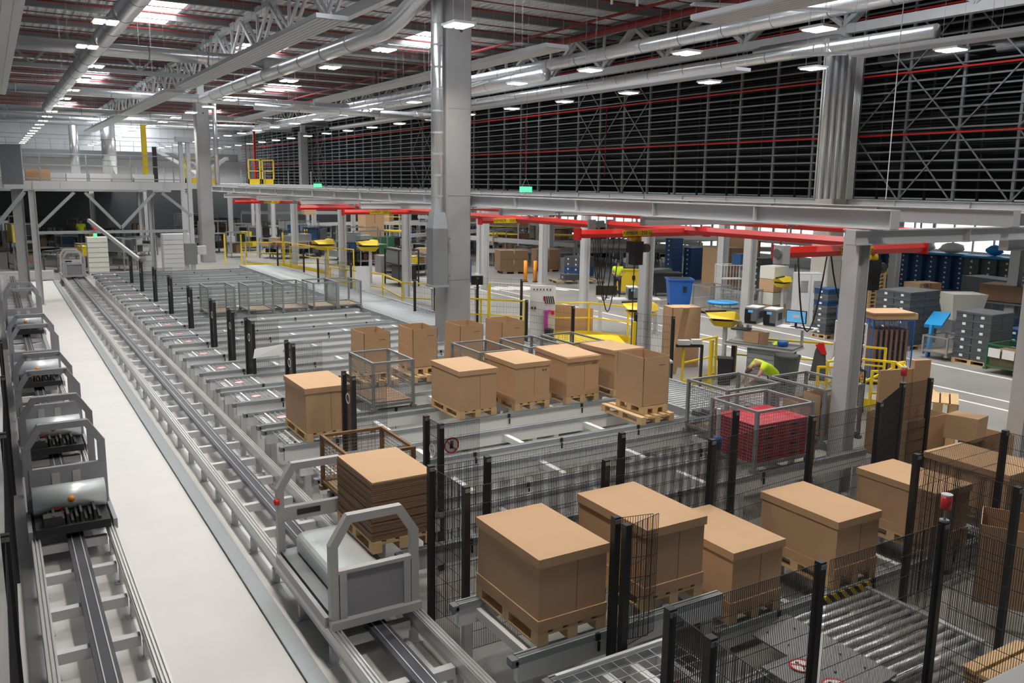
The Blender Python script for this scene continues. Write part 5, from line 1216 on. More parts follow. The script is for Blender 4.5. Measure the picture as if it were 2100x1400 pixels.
for i in range(8, 14): pallet((29.3, 21.3, 0.146*i), 'wooden pallet in the upright pile right of the pale column, %s from the floor' % ORD[i], PAL, -0.2)
t = thing('storage_tub', 'cream plastic tub between the dark crates and the blue panel', 'tub', (30.0, 17.9, 0.55), -0.5)
b = MB(); b.v = [(-0.5, -0.35, 0), (0.5, -0.35, 0), (0.5, 0.35, 0), (-0.5, 0.35, 0), (-0.65, -0.5, 0.95), (0.65, -0.5, 0.95), (0.65, 0.5, 0.95), (-0.65, 0.5, 0.95)]
b.f = [(0, 3, 2, 1), (4, 5, 6, 7), (0, 1, 5, 4), (1, 2, 6, 5), (2, 3, 7, 6), (3, 0, 4, 7)]; b.obj('tub_body', 'whitetub', t); b = MB(); b.box(-0.5, -0.35, -0.55, 0.5, 0.35, 0.0); b.obj('tub_base', 'steel_dark', t)
t = thing('folding_table', 'tilted bright blue panel table left of the low wire cage', 'panel', (24.9, 15.8, 0), 0.05)
b = MB(); b.bar((0, 0, 0), (0.1, 0, 1.0), 0.15, 0.08); b.bar((0.1, -0.02, 0.95), (1.5, 0.5, 1.2), 0.5, 0.10); b.obj('panel_frame', 'skyblue', t)
cage('low wire cage with mixed goods right of the blue panel', 24.6, 15.0, 0.12, 1.2, 0.8, 0.6, pitch=0.06)
cage('green mesh box with two paper notes, at the right', 24.2, 12.7, 0.10, 1.2, 0.85, 0.75, 'green', 0.05, 'card')
for k in range(2): b = MB(); b.box(0, 0, 0, 0.004, 0.34, 0.26); o = b.obj('paper_note', 'paper'); o.location = (24.15, 12.75+0.4*k, 0.48); tag(o, '%s white paper note on the green mesh box' % ('right' if k == 0 else 'left'), 'paper')
carton('brown carton block inside the green mesh box', 24.8, 13.1, 0.22, 1.1, 0.75, 0.45, 'carddark', 0, None, False)
stack('dark blue crate pile behind the green mesh box', 26.7, 14.0, 1, 1, 4, 0.7, 0.6, 0.22, 'bluetote', 0.0)
carton('long brown wooden crate on a table at the far right', 32.3, 16.9, 1.15, 1.2, 2.8, 0.6, 'carddark', 0.1, None, False)
b = MB(); b.box(-0.6, -1.5, 1.05, 0.6, 1.5, 1.12)
for sy in (-1.4, 1.4): b.box(-0.55, sy-0.04, 0, -0.47, sy+0.04, 1.05); b.box(0.47, sy-0.04, 0, 0.55, sy+0.04, 1.05)
o = b.obj('table', 'steel_dark'); o.location = (32.3, 16.9, 0); o.rotation_euler = (0, 0, 0.1); tag(o, 'dark steel table under the long brown crate', 'table')
for k, (x, y, z, w, l, h, m, lab) in enumerate([
    (31.2, 20.3, 0.9, 1.1, 0.8, 0.7, 'card', 'brown carton on the trolley right of the standing worker'), (31.6, 19.9, 0.0, 1.2, 0.9, 0.85, 'steel_dark', 'dark trolley box under the brown carton'),
    (32.8, 19.2, 0.0, 1.0, 1.0, 1.2, 'tote', 'dark goods trolley right of the brown cartons'), (31.5, 31.5, 0, 1.6, 1.2, 2.2, 'card', 'tall brown carton block behind the printers'),
    (35.6, 34.5, 0, 2.4, 1.0, 2.6, 'card', 'large brown carton wall beneath the windows'), (38.5, 37.2, 0, 2.2, 1.2, 2.1, 'carddark', 'dark brown crate block beneath the windows'),
    (30.2, 49.5, 0.0, 1.4, 1.2, 2.0, 'carddark', 'brown shelf block right of the far posts'), (22.3, 54.5, 0, 1.7, 1.4, 1.6, 'green', 'green wrapped crate behind the stair cage'),
    (19.8, 46.8, 0, 1.3, 1.2, 1.0, 'steel_dark', 'dark grey box right of the yellow stair cage'), (21.9, 54.7, 1.62, 1.4, 1.1, 1.5, 'card', 'brown cartons standing on the green wrapped crate'),
    (36.8, 20.5, 0.0, 1.2, 2.6, 1.5, 'tote', 'dark machine block under the crate wall'), (38.0, 16.6, 0.0, 1.4, 1.2, 1.6, 'card', 'brown carton block at the far right edge'),
    (29.2, 33.8, 0.0, 1.5, 0.8, 1.0, 'steel_dark', 'dark workbench block behind the blue container'), (34.2, 31.6, 0.0, 1.6, 0.9, 1.3, 'tote', 'dark crate block right of the workbench'),
    (21.0, 40.5, 0.0, 1.3, 1.0, 1.2, 'bluetote', 'dark blue crate block right of the central column'), (36.5, 27.0, 0.0, 2.0, 0.9, 1.0, 'galv_dull', 'grey bench block in front of the blue crate wall'),
    (37.0, 29.5, 0.0, 1.6, 0.5, 2.6, 'carddark', 'brown pigeonhole shelf beside the windows')]):
    carton(lab, x, y, z, w, l, h, m, 0.1*((k*7) % 5-2), None, m in ('card',))
# wooden pallets piled on edge, pallets flat with cartons
t = thing('wooden_crate', 'pale slatted wooden crate behind the upright folded carton', 'wooden crate', (15.72, 9.82, 0), 0.56)
for i in range(6): b = MB(); b.box(-0.5, -0.5+i*0.172, 1.08, 0.5, -0.36+i*0.172, 1.1); b.obj('top_slat', 'wood', t)
for sx in (-0.5, 0.48):
    for i in range(4): b = MB(); b.box(sx, -0.5+0.27*i, 0.02, sx+0.02, -0.33+0.27*i, 1.08); b.obj('side_slat', 'wood', t)
for sy in (-0.5, 0.48):
    for i in range(4): b = MB(); b.box(-0.5+0.27*i, sy, 0.02, -0.33+0.27*i, sy+0.02, 1.08); b.obj('side_slat', 'wood', t)
for zz in (0.02, 0.5, 0.98): b = MB(); b.box(-0.48, -0.48, zz, 0.48, -0.40, zz+0.1); b.box(-0.48, 0.40, zz, 0.48, 0.48, zz+0.1); b.obj('cross_batten', 'wood', t)
for k, (x, y) in enumerate([(16.9, 8.4), (15.4, 8.2)]): pallet((x, y, 0), 'flat wooden pallet on the floor beside the slatted crate, %s one' % ('right' if k == 0 else 'left'), PAL, 0.1)
openbox('open empty brown carton right of the folded carton', 14.2, 7.7, 0.0, 0.75, 0.6, 0.95, 0.1, False, False, False)
openbox('low open brown carton tray behind the wide far right box', 12.9, 8.4, 0.55, 1.1, 0.8, 0.75, 0.0, False, False, False)
t = thing('folded_carton', 'tall upright folded brown carton leaning by the fence lamp post', 'cardboard', (13.6, 9.1, 0.9), -0.25)
b = MB(); b.box(-0.45, -0.03, 0, 0.25, 0.03, 1.1); b.obj('folded_sheet', 'card', t); b = MB(); b.box(0.25, -0.05, 0, 0.6, 0.05, 1.25); b.obj('folded_sheet', 'card', t)
b = MB(); b.box(-0.35, -0.25, 0, 0.35, 0.25, 0.4); b2 = b.obj('carton', 'card'); b2.location = (13.9, 8.0, 0.98); b2.rotation_euler = (0, 0.1, 0.3); tag(b2, 'small brown carton lying on the open cartons at the right', 'cardboard box')
t = thing('upright_carton', 'tall narrow open brown carton behind the right end of the front fence', 'cardboard box', (10.2, 5.2, 0.25), 0.5)
b = MB(); w2, l2, th, h = 0.35, 0.3, 0.01, 0.98; b.box(-w2, -l2, 0, w2, -l2+th, h); b.box(-w2, l2-th, 0, w2, l2, h); b.box(-w2, -l2, 0, -w2+th, l2, h); b.box(w2-th, -l2, 0, w2, l2, h); b.obj('carton_walls', 'card', t)
b = MB(); b.box(-0.05, -l2-0.006, h-0.32, 0.3, -l2, h+0.02); b.obj('white_label', 'paper', t)
# board pile at the lower right corner
t = thing('board_pallet', 'pile of pale wooden boards at the lower right corner', 'wooden boards', (7.62, 3.35, 0.30))
for i in range(5): b = MB(); b.box(0.0, 0.0+i*0.17, 0.30, 0.95, 0.13+i*0.17, 0.34); b.obj('board', 'wood', t)
for x in (0.02, 0.45, 0.85): b = MB(); b.box(x, 0, 0.18, x+0.1, 0.8, 0.30); b.obj('cross_board', 'wood', t)
b = MB(); b.box(0, 0, 0, 0.95, 0.8, 0.16); b.obj('support_frame', 'steel', t)
t = thing('machine_label', 'small blue maker plate on the foreground conveyor rail', 'sign', (5.72, 6.08, 0.62)); b = MB(); b.box(-0.09, -0.004, 0, 0.09, 0.0, 0.06); b.obj('plate', 'blue', t)
b = MB()
for i in range(4): b.box(-0.06+0.03*i, -0.006, 0.02, -0.042+0.03*i, -0.004, 0.042)
b.obj('white_letters', 'paper', t)

# ------------------------------------------------------------------ people
def skin_mesh(name, verts, edges, radii, m, parent, root=0, sub=2):
    me = bpy.data.meshes.new(name); me.from_pydata(verts, edges, []); o = bpy.data.objects.new(name, me); COL.objects.link(o); o.parent = parent
    sk = o.modifiers.new('Skin', 'SKIN'); sk.use_smooth_shade = True
    for i, r in enumerate(radii):
        v = me.skin_vertices[0].data[i]; v.radius = r if isinstance(r, tuple) else (r, r); v.use_root = (i == root)
    ss = o.modifiers.new('Subdivision', 'SUBSURF'); ss.levels = sub; ss.render_levels = sub
    me.materials.append(MATS[m]); return o
def person(label, loc, rz, J, vest='hivis', legs='trouser', arm='skin', hair='hair', vest_arm=False, group=None):
    """J: joint dict in local metres (x right, y forward)"""
    t = thing('person', label, 'person', loc, rz, group)
    g = lambda k: J[k]
    V = []; R = []; E_ = []
    def add(p, r): V.append(tuple(p)); R.append(r); return len(V)-1
    mid = lambda a, b, u: tuple(a[i]+(b[i]-a[i])*u for i in range(3))
    pel = add(g('pelvis'), (0.15, 0.12)); wst = add(mid(g('pelvis'), g('chest'), 0.45), (0.135, 0.10)); ch = add(g('chest'), (0.165, 0.12)); nk = add(g('neck'), 0.055); hb = add(mid(g('neck'), g('head'), 0.5), 0.05)
    hd = add(g('head'), (0.078, 0.092)); ht = add(tuple(g('head')[i]+(g('head')[i]-g('neck')[i])*0.45 for i in range(3)), 0.06)
    E_ += [(pel, wst), (wst, ch), (ch, nk), (nk, hb), (hb, hd), (hd, ht)]
    hands = []
    for s in ('L', 'R'):
        sh_ = add(g('sh'+s), 0.062); el = add(g('el'+s), 0.042); wr = add(g('wr'+s), 0.028); E_ += [(ch, sh_), (sh_, el), (el, wr)]
        d = Vector(g('wr'+s))-Vector(g('el'+s)); d.normalize(); palm = add(Vector(g('wr'+s))+d*0.06, (0.036, 0.018)); E_.append((wr, palm))
        side = d.cross(Vector((0, 0, 1))); side = side.normalized() if side.length > 0.1 else Vector((1, 0, 0)); dn = Vector((0, 0, -1)) if abs(d.z) < 0.8 else Vector((0, 1, 0))
        pc = Vector(g('wr'+s))+d*0.07
        for k, (o_, L_) in enumerate(((-0.027, 0.058), (-0.009, 0.068), (0.009, 0.065), (0.027, 0.05))):
            a = add(pc+side*o_+d*0.03, 0.0095); b_ = add(pc+side*o_+d*(0.03+L_*0.6)+dn*0.01, 0.0085); c_ = add(pc+side*o_+d*(0.03+L_)+dn*0.03, 0.0075); E_ += [(palm, a), (a, b_), (b_, c_)]
        a = add(pc+side*0.04-d*0.01, 0.0105); b_ = add(pc+side*0.06+d*0.03, 0.0085); E_ += [(palm, a), (a, b_)]
        hp = add(g('hip'+s), 0.085); kn = add(g('kn'+s), 0.058); an = add(g('an'+s), 0.038); E_ += [(pel, hp), (hp, kn), (kn, an)]
    skin_mesh('body', V, E_, R, 'skin', t, pel, 1)
    # clothing: shirt/vest torso, sleeves, trousers, shoes
    V = []; R = []; E_ = []
    a = add(mid(g('pelvis'), g('chest'), 0.05), (0.185, 0.145)); b_ = add(mid(g('pelvis'), g('chest'), 0.5), (0.175, 0.135)); c_ = add(g('chest'), (0.20, 0.145)); d_ = add(mid(g('chest'), g('neck'), 0.62), (0.13, 0.09)); E_ += [(a, b_), (b_, c_), (c_, d_)]
    for s in ('L', 'R'):
        sv = add(g('sh'+s), 0.085); ev = add(mid(g('sh'+s), g('el'+s), 0.6), 0.066); E_ += [(c_, sv), (sv, ev)]
    skin_mesh('vest', V, E_, R, vest, t, 0, 1)
    V = []; R = []; E_ = []
    p = add(g('pelvis'), (0.165, 0.135))
    for s in ('L', 'R'):
        h1 = add(g('hip'+s), 0.098); k1 = add(g('kn'+s), 0.072); a1 = add(g('an'+s), 0.055); E_ += [(p, h1), (h1, k1), (k1, a1)]
    skin_mesh('trousers', V, E_, R, legs, t, 0, 1)
    for s in ('L', 'R'):
        V = []; R = []; E_ = []; an = Vector(g('an'+s)); a = add(an+Vector((0, -0.03, -0.02)), 0.05); b_ = add(an+Vector((0, 0.08, -0.05)), 0.042); c_ = add(an+Vector((0, 0.17, -0.06)), 0.032); E_ += [(a, b_), (b_, c_)]; skin_mesh('shoe', V, E_, R, 'black', t, 0, 1)
    hv = Vector(g('head')); up = (hv-Vector(g('neck'))).normalized(); fwd = Vector(J.get('face', (0, 1, 0))).normalized(); rt = fwd.cross(up).normalized()
    b = MB(); k = 12
    for i in range(7):
        v = PI*0.5*i/6
        for j in range(k):
            q = 2*PI*j/k; p = hv+up*(0.02+0.125*math.cos(v))+(rt*math.cos(q)*0.092+fwd*(math.sin(q)*0.105-0.018))*math.sin(v); b.v.append(tuple(p))
    for i in range(6):
        for j in range(k): b.f.append((i*k+j, i*k+(j+1) % k, (i+1)*k+(j+1) % k, (i+1)*k+j))
    b.obj('hair', hair, t, True)
    b = MB(); c = hv+fwd*0.095
    b.tube([c-up*0.01-fwd*0.01, c-up*0.035+fwd*0.022], [0.008, 0.014], 6); b.obj('nose', 'skin', t)
    b = MB()
    for s in (-1, 1): e = hv+fwd*0.088+rt*0.032*s+up*0.005; b.tube([e-fwd*0.005, e+fwd*0.004], 0.011, 8)
    b.obj('eyes', 'black', t)
    b = MB(); b.bar(hv+fwd*0.09-up*0.062-rt*0.022, hv+fwd*0.09-up*0.062+rt*0.022, 0.012, 0.008); b.obj('mouth', 'crimson', t)
    b = MB()
    for s in (-1, 1): b.tube([hv+rt*0.085*s-up*0.02, hv+rt*0.098*s+up*0.03], 0.016, 6)
    b.obj('ears', 'skin', t)
    return t
stand = dict(pelvis=(0, 0, 0.98), chest=(0, 0.02, 1.36), neck=(0, 0.03, 1.50), head=(0, 0.06, 1.64), shL=(-0.19, 0.02, 1.42), shR=(0.19, 0.02, 1.42), elL=(-0.24, 0.05, 1.15), elR=(0.24, 0.05, 1.15),
             wrL=(-0.16, 0.30, 1.12), wrR=(0.16, 0.30, 1.12), hipL=(-0.10, 0, 0.92), hipR=(0.10, 0, 0.92), knL=(-0.11, 0.02, 0.50), knR=(0.11, 0.02, 0.50), anL=(-0.12, -0.02, 0.09), anR=(0.12, -0.02, 0.09))
bend = dict(stand); bend.update(pelvis=(0, -0.12, 0.98), chest=(0.0, 0.30, 1.30), neck=(0, 0.46, 1.30), head=(0, 0.59, 1.22), face=(0, 0.6, -0.8), shL=(-0.19, 0.36, 1.32), shR=(0.19, 0.34, 1.32),
            elL=(-0.30, 0.58, 1.12), elR=(0.22, 0.52, 1.05), wrL=(-0.30, 0.78, 1.00), wrR=(0.15, 0.68, 0.92), hipL=(-0.10, -0.12, 0.93), hipR=(0.10, -0.12, 0.93), knL=(-0.11, -0.02, 0.52), knR=(0.11, -0.06, 0.52), anL=(-0.12, -0.12, 0.09), anR=(0.12, -0.12, 0.09))
person('person in a yellow hi-vis vest bending over to reach into a wire cage', (14.65, 12.9, 0), 1.35, bend)
person('standing person in a yellow hi-vis vest behind the black monitor, by the yellow container', (24.9, 31.6, 0), 2.6, stand)
kneel = dict(stand)
person('standing person with a yellow vest seen from behind, behind the tall dark crates', (29.3, 18.9, 0), -0.6, stand, arm='skin')
person('person in a yellow vest half hidden by the nearest grey post', (30.5, 21.8, 0), 0.4, stand)
person('person in a yellow vest leaning forward at the bright windows', (38.5, 27.0, 0), 1.2, bend)
sq = dict(stand); sq.update(pelvis=(0, -0.05, 0.42), chest=(0, 0.12, 0.78), neck=(0, 0.20, 0.90), head=(0, 0.27, 1.02), shL=(-0.19, 0.13, 0.84), shR=(0.19, 0.13, 0.84), elL=(-0.26, 0.32, 0.62), elR=(0.26, 0.32, 0.62), wrL=(-0.15, 0.52, 0.60), wrR=(0.15, 0.52, 0.60),
          hipL=(-0.10, -0.05, 0.40), hipR=(0.10, -0.05, 0.40), knL=(-0.16, 0.33, 0.46), knR=(0.16, 0.33, 0.46), anL=(-0.14, 0.05, 0.09), anR=(0.14, 0.05, 0.09))
person('person in a yellow vest crouching beside the white wire rack cart', (28.6, 26.7, 0), 1.5, sq)
person('tiny person in a yellow vest far away beneath the left mezzanine', (4.6, 58.5, 1.0), 0.0, stand)
b = MB(); b.box(-1.2, -1.2, 0, 1.2, 1.2, 1.0); o = b.obj('machine_platform', 'steel_dark'); o.location = (4.6, 58.5, 0); tag(o, 'dark machine platform beneath the left mezzanine where a person stands', 'machine')

# ------------------------------------------------------------------ left mezzanine walkway
t = thing('mezzanine_walkway', 'grey steel mezzanine walkway crossing above the far end of the left aisle', 'walkway', (-7, 40, 4.72))
b = MB(); b.box(0, 0, 0, 14.2, 0.12, 0.32); b.box(0, 2.6, 0, 14.2, 2.72, 0.32); b.obj('edge_beam', 'steel', t)
b = MB(); b.box(0, 0.1, 0.26, 14.2, 2.7, 0.34); b.obj('walkway_deck', 'galv_dull', t)
for i in range(9): b = MB(); b.box(0.3+i*1.7, 0.0, 0.34, 0.34+i*1.7, 0.05, 1.42); b.obj('rail_post', 'galv', t)
for z in (1.4, 0.95, 0.42): b = MB(); b.box(0, 0, z, 14.2, 0.045, z+0.04); b.obj('handrail_bar', 'galv', t)
for i in range(14): b = MB(); b.box(0.5+i*1.0, -0.02, 0.02, 0.54+i*1.0, 0.01, 0.30); b.obj('beam_stiffener', 'steel', t)
for (x, lab) in ((1.45, 'left'), (6.28, 'right')):
    o = steel_post('grey mezzanine post on the %s side of the shuttle aisle' % lab, x, 40.0 if x < 2 else 42.5, 4.7, 0.26 if x < 2 else 0.2)
    if x < 2:
        o2 = steel_post('thick double steel post just left of the left mezzanine post', 0.95, 40.6, 4.7, 0.42)
t = thing('bracing_frame', 'zigzag steel bracing beneath the mezzanine walkway', 'steel bracing', (1.5, 40.1, 0))
for p, q in [((0.1, 0, 3.2), (1.5, 0, 4.6)), ((1.9, 0, 4.6), (3.2, 0, 3.1)), ((3.2, 0, 3.1), (4.6, 0, 4.6)), ((4.9, 0, 4.6), (6.1, 0, 3.6)), ((0, 0, 2.95), (5.9, 0, 2.95))]:
    b = MB(); b.bar(p, q, 0.12, 0.12); b.obj('brace_member', 'galv', t)
b = MB(); b.bar((1.95, 0, 3.45), (3.42, -2.87, 2.0), 0.10, 0.14); b.obj('long_brace', 'steel', t)
b = MB(); b.bar((-0.3, 0, 4.6), (-2.2, 0, 2.2), 0.16, 0.16); b.obj('brace_member', 'galv', t)
b = MB(); b.bar((0, 0, 0), (0, 0, 1.5), 0.05, 0.8); o = b.obj('steel_screen', 'galv'); b
o.location = (0.8, 38.3, 4.9); o.rotation_euler = (0, 0, PI/2-0.5); tag(o, 'grey perforated steel screen standing at the left end of the walkway', 'screen')
for k in range(11):
    x = -3+k*0.9
    t = carton('white machine module on the mezzanine walkway, %s from the left' % ORD[k], x, 42.3, 5.06, 0.82, 0.8, 0.32+0.12*((k*3) % 3), 'white' if k % 3 else 'steel', 0, 'machines on the walkway', False)
    if k in (3, 4): t['label'] = 'brown carton on the mezzanine walkway, %s of two' % ('left' if k == 3 else 'right'); [setattr(c.data, 'name', 'carton_body') for c in t.children]
b = MB(); b.box(0, 0, 0, 0.9, 0.6, 0.45); o = b.obj('brown_carton', 'card'); o.location = (1.3, 40.4, 5.06); tag(o, 'brown cardboard boxes lying at the left end of the walkway rail', 'cardboard box')
# crossing galvanised sloping rail and second mezzanine to the right of the left column
t = thing('mezzanine_walkway', 'grey mezzanine floor edge right of the left concrete column, with yellow gates', 'walkway', (9.5, 70, 4.55))
b = MB(); b.box(0, 0, 0, 13.5, 0.3, 0.42); b.box(0, 0.3, 0.36, 13.5, 12, 0.42); b.obj('floor_edge', 'steel', t)
for x in (0.5, 4.5, 8.5, 13.0): b = MB(); b.box(x-0.12, 0.1, -4.55, x+0.12, 0.34, 0); b.obj('support_post', 'steel', t)
for i in range(8): b = MB(); b.box(i*1.9, 0, 0.42, i*1.9+0.05, 0.05, 1.5); b.obj('rail_post', 'galv', t)
for k, x in enumerate((13.0, 14.6, 17.8, 18.9)):
    t = thing('safety_gate', 'yellow safety gate on the distant mezzanine, %s from the left' % ORD[k], 'gate', (x, 70.2, 4.97), 0, 'yellow mezzanine gates')
    b = MB()
    for dx in (0, 0.9): b.box(dx-0.04, -0.04, 0, dx+0.04, 0.04, 1.9)
    b.box(-0.04, -0.04, 1.86, 0.94, 0.04, 1.94); b.box(-0.04, -0.04, 1.0, 0.94, 0.04, 1.06); b.box(-0.04, -0.04, 0, 0.94, 0.04, 0.4); b.obj('gate_frame', 'yellow', t)
t = thing('steel_stair', 'galvanised steel stair on the distant mezzanine by the yellow gates', 'stair', (13.4, 70.8, 5.0))
for s in (0, 0.8): b = MB(); b.bar((0, s, 0), (3.0, s, 2.0), 0.06, 0.2); b.bar((0, s, 0.9), (3.0, s, 2.9), 0.05, 0.05); b.obj('stringer', 'alu', t)
for i in range(9): b = MB(); b.box(0.15+i*0.33, 0, 0.05+i*0.22, 0.42+i*0.33, 0.8, 0.09+i*0.22); b.obj('tread', 'alu', t)
t = thing('steel_stair', 'large grey stair descending from the far gallery', 'stair', (17.5, 112, 5.2))
for s in (0, 1.2): b = MB(); b.bar((0, s, 3.6), (6.0, s, 0.2), 0.08, 0.3); b.bar((0, s, 4.6), (6.0, s, 1.2), 0.06, 0.06); b.obj('stringer', 'steel', t)
# far gallery along the back wall
t = thing('gallery', 'grey gallery with railings along the far wall', 'gallery', (-10, 115.5, 7.7))
b = MB(); b.box(0, 0, 0, 38, 2.4, 0.9); b.obj('gallery_floor', 'steel_dark', t)
for i in range(26): b = MB(); b.box(i*1.5, 0, 0.9, i*1.5+0.05, 0.05, 2.1); b.obj('rail_post', 'galv_dull', t)
for z in (1.5, 2.1): b = MB(); b.box(0, 0, z, 38, 0.05, z+0.05); b.obj('handrail_bar', 'galv_dull', t)
b = MB(); b.box(-0.14, -0.14, 0.22, 0.14, 0.14, 4.1); o = b.obj('lift_mast', 'yellow'); o.location = (8.4, 58, 4.4); tag(o, 'tall yellow lift mast beyond the mezzanine walkway', 'mast')
b = MB(); b.box(-0.12, -0.12, 0.42, 0.12, 0.12, 3.0); o = b.obj('lift_column', 'black'); o.location = (9.0, 58.2, 4.2); tag(o, 'black lift column right of the yellow mast', 'mast')
t = thing('lift_guide', 'tall pair of grey guide profiles standing left of the left concrete column', 'lift guide', (8.62, 47.5, 0))
for dx in (0, 0.35): b = MB(); b.box(dx-0.10, -0.1, 0.0, dx+0.10, 0.1, 7.1); b.obj('guide_profile', 'steel', t)
b = MB(); b.box(-0.25, -0.15, 7.1, 0.6, 0.15, 7.35); b.obj('head_beam', 'steel', t); b = MB(); b.box(-0.1, -0.3, 0.8, 0.5, -0.05, 1.9); b.obj('drive_unit', 'steel_dark', t)
b = MB(); b.box(0.55, -0.2, 1.3, 1.0, 0.1, 1.75); b.obj('switch_box', 'steel', t)
for k, (x, y, w, h) in enumerate([(4.3, 51.5, 1.0, 2.05), (8.3, 52.5, 1.5, 2.1)]):
    t = thing('switch_cabinet', 'cream switch cabinet at the far end of the lanes, %s one' % ('left, under the red lamp' if k == 0 else 'right'), 'cabinet', (x, y, 0))
    b = MB(); b.box(0, 0, 0, w, 0.8, h); b.obj('cabinet_body', 'whitetub' if k == 0 else 'steel', t)
    b = MB()
    for i in range(7): b.box(0.0, -0.01, 0.15+i*0.27, w, 0.0, 0.165+i*0.27)
    b.obj('panel_joint', 'steel_dark', t)
t = thing('signal_lamp', 'red lit signal tower on the cream cabinet at the far end', 'signal lamp', (4.75, 51.9, 2.06)); b = MB(); b.tube([(0, 0, 0), (0, 0, 0.25)], 0.09, 10); b.obj('lower_lens', 'greenlit', t, True); b = MB(); b.tube([(0, 0, 0.25), (0, 0, 0.55)], 0.10, 10); b.obj('red_lens', 'red', t, True)
for k, (x0, x1, y) in enumerate([(-14, 23, 84), (23.2, 45.9, 76)]):
    b = MB(); b.box(x0, y, 0, x1, y+0.2, 4.44); o = b.obj('backdrop', 'tote'); tag(o, 'dark partition added behind the background machines, %s of the hall' % ('left half' if k == 0 else 'right part'), 'backdrop')  # added dark sheets that keep the depth behind the machines dark
# ------------------------------------------------------------------ background equipment beneath the mezzanines
def incline(label, p, q, w, m='steel', rails=2):
    o = Vector(p); d = Vector(q)-o; t = thing('belt_conveyor', label, 'conveyor', p, 0, 'background conveyors'); n = d.cross(Vector((0, 0, 1))).normalized()*(w/2)
    for s in (-1, 1): b = MB(); b.bar(n*s, n*s+d, 0.08, 0.25); b.obj('side_frame', m, t)
    b = MB(); b.bar((0, 0, 0.03), d+Vector((0, 0, 0.03)), w, 0.04); b.obj('belt', 'steel_dark', t)
    k = max(2, int(d.length/3))
    for i in range(k+1):
        c = d*(i/k)
        if (o+c).z > 0.4: b = MB(); b.box(c.x-0.05, c.y-0.05, -o.z, c.x+0.05, c.y+0.05, c.z-0.1); b.obj('support_leg', m, t)
    return t
random.seed(11)
for k, (p, q, w) in enumerate([((24, 62, 2.2), (40, 52, 2.2), 0.8), ((24, 66, 3.1), (42, 54, 3.1), 0.8), ((26, 58, 1.4), (38, 50, 2.6), 0.8), ((30, 54, 2.9), (42, 44, 1.3), 0.8), ((31, 50, 1.2), (43, 41, 1.9), 0.8), ((27, 48, 1.0), (36, 45.5, 1.0), 0.7),
    ((33, 45, 1.4), (44, 36, 1.4), 0.7), ((22, 72, 1.6), (40, 62, 2.4), 0.9), ((18, 74, 2.6), (36, 70, 2.6), 0.9), ((33, 41, 2.2), (43, 34, 2.2), 0.7), ((18, 80, 1.2), (36, 78, 2.0), 0.9), ((34, 39, 0.9), (44, 32.5, 0.9), 0.7), ((25, 57, 3.3), (33, 46.5, 3.3), 0.7), ((28, 60, 2.7), (37, 47, 1.9), 0.6), ((33, 52, 2.2), (41, 41, 3.0), 0.7), ((30, 47.5, 0.9), (40, 41, 1.2), 0.7), ((26, 53, 3.6), (44, 43, 3.6), 0.5), ((24.5, 50, 1.9), (32, 45.2, 1.4), 0.6)]):
    incline('grey conveyor bridge in the background below the racking, %s from the left' % ORD[k], p, q, w)
def clutter(k, x, y, z, w, l, h, m, what, where):
    t = thing('packing_machine' if k % 3 else 'goods_rack', '%s %s' % (what, where), 'machine' if k % 3 else 'rack', (x, y, z), 0.2*(k % 4))
    b = MB(); w2, l2 = w/2, l/2
    for sx in (-1, 1):
        for sy in (-1, 1): b.cbox(sx*w2, sy*l2, h/2, 0.06, 0.06, h)
    for zz in (0.3, h*0.6, h): 
        for q in (-1, 1): b.bar((-w2, q*l2, zz), (w2, q*l2, zz), 0.05); b.bar((q*w2, -l2, zz), (q*w2, l2, zz), 0.05)
    b.obj('frame', ['steel_dark', 'galv_dull', 'black'][k % 3], t)
    
    for zz in (0.3, h*0.6): b = MB(); b.box(-w2, -l2, zz-0.02, w2, l2, zz+0.02); b.obj('shelf_plate', 'steel_dark', t)
    n = 2+k % 3
    for i in range(n):
        hh = random.uniform(0.15, 0.45)*h; ww = w/n*0.85; b = MB(); xx = -w2+w*(i+0.5)/n; zz = 0.33 if i % 2 else h*0.6+0.02
        b.box(xx-ww/2, -l2*0.8, zz, xx+ww/2, l2*0.8, zz+hh); b.obj('stored_box' if k % 3 == 0 else 'machine_unit', [m, 'tote', 'carddark', 'black'][(i+k) % 4] if i else m, t)
    return t
kinds = [('tote', 'dark grey machine housing'), ('steel_dark', 'steel machine box'), ('card', 'brown carton pile'), ('bluetote', 'dark blue crate pile'), ('carddark', 'dark brown crate pile'), ('steel', 'pale machine cover'), ('galv_dull', 'grey metal frame box'), ('yellow', 'yellow machine guard')]
zones = [('under the racking among far posts', 23, 40, 46, 60, 24), ('deep beneath the racking platform', 22, 44, 62, 84, 16), ('behind the lanes, right of the left concrete column', 12.5, 22, 58, 80, 26), ('beneath the left mezzanine walkway', -6, 9.5, 52, 76, 26), ('far beyond the left mezzanine', -4, 14, 78, 100, 16), ('below the crane beams mid-way', 17.5, 22.5, 40, 58, 10)]
for zn, x0, x1, y0, y1, n in zones:
    for i in range(n):
        m, w_ = kinds[(i*5+int(x0)) % 8]; hh = random.uniform(0.9, 2.6); z = 0 if i % 3 else random.choice([0, 0])
        clutter(i, random.uniform(x0, x1), random.uniform(y0, y1), z, random.uniform(0.8, 2.4), random.uniform(0.6, 1.8), hh, m, w_, '%s, %s' % (zn, ORD[i]))
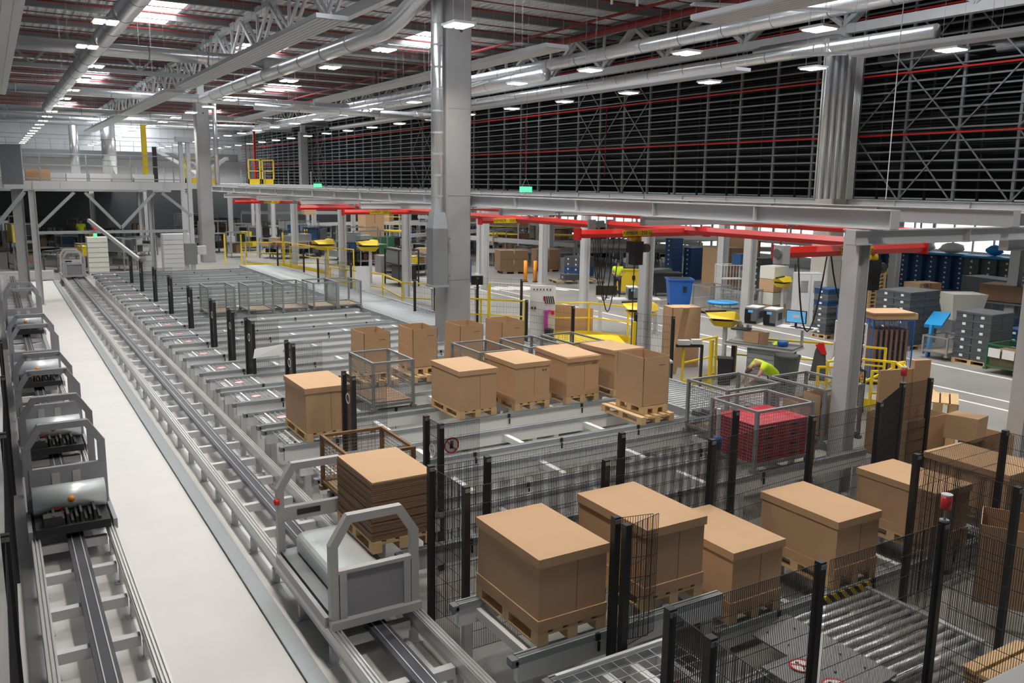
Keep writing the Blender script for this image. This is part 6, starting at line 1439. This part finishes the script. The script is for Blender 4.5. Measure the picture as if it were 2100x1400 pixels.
for i in range(6):
    t = thing('stair_platform', 'yellow machine platform with rails in the background, %s from the left' % ORD[i], 'platform', (23.5+i*2.9, 55-i*2.7, 0), -0.6)
    b = MB(); b.box(-1, -0.5, 1.9, 1, 0.5, 2.0); b.box(-1, -0.5, 2.9, 1, -0.45, 2.95); b.box(-1, -0.5, 2.45, 1, -0.46, 2.49); b.obj('guard_rails', 'yellow', t); b = MB()
    for x in (-1, 1): b.box(x-0.04, -0.5, 0, x+0.04, -0.42, 2.95)
    b.obj('posts', 'steel', t)
for k, (x, y, z) in enumerate([(18.5, 57.5, 3.0), (27, 54, 2.6), (28.5, 53.2, 2.6), (30.0, 52.0, 2.6), (24.0, 57.0, 2.5), (31.6, 50.6, 2.3)]):
    carton('brown open carton high on a background conveyor, %s from the left' % ORD[k], x, y, z, 0.8, 0.7, 0.75, 'card', 0.2*k, 'cartons on the background conveyors', False)
for k in range(9):
    x = 14+k*3.0; t = steel_post('slim pale post in the background under the mezzanine, %s from the left' % ORD[k], x-8, 66-0.4*k, 4.5, 0.3, m='steel')
b = MB(); b.box(-14, 55.5, 4.45, 9.4, 110, 4.62); o = b.obj('mezzanine_slab', 'panelgrey'); tag(o, 'far mezzanine floor slab above the background machines at the left', 'platform')
for k in range(8):
    b = MB(); b.box(-0.7, -0.1, -0.02, 0.7, 0.1, 0.02); o = b.obj('tube_light', 'lamp'); o.location = (-4+(k % 4)*3.2, 66+8*(k//4), 4.43); tag(o, 'small bright light beneath the far left mezzanine, %s row, %s from the left' % (['front', 'back'][k//4], ORD[k % 4]), 'ceiling lamp')
for k in range(10):
    b = MB(); b.box(-0.12, -0.7, -0.02, 0.12, 0.7, 0.02); o = b.obj('tube_light', 'lamp'); o.location = (33+(k % 5)*2.4, 22+14*(k//5)+2*(k % 5), 4.43); tag(o, 'bright strip lamp under the racking platform, %s row, %s from the left' % (['near', 'far'][k//5], ORD[k % 5]), 'ceiling lamp')
for (x, y) in ((35, 20), (35, 34), (33, 50), (28, 66), (2, 68), (12, 76)):
    ld = bpy.data.lights.new('under_deck_light', 'AREA'); ld.size = 5; ld.energy = 90; ld.color = (1, 0.97, 0.9); l = bpy.data.objects.new('under_deck_light', ld); COL.objects.link(l); l.location = (x, y, 4.1)  # broad area lights below the decks, not all beside a tube lamp
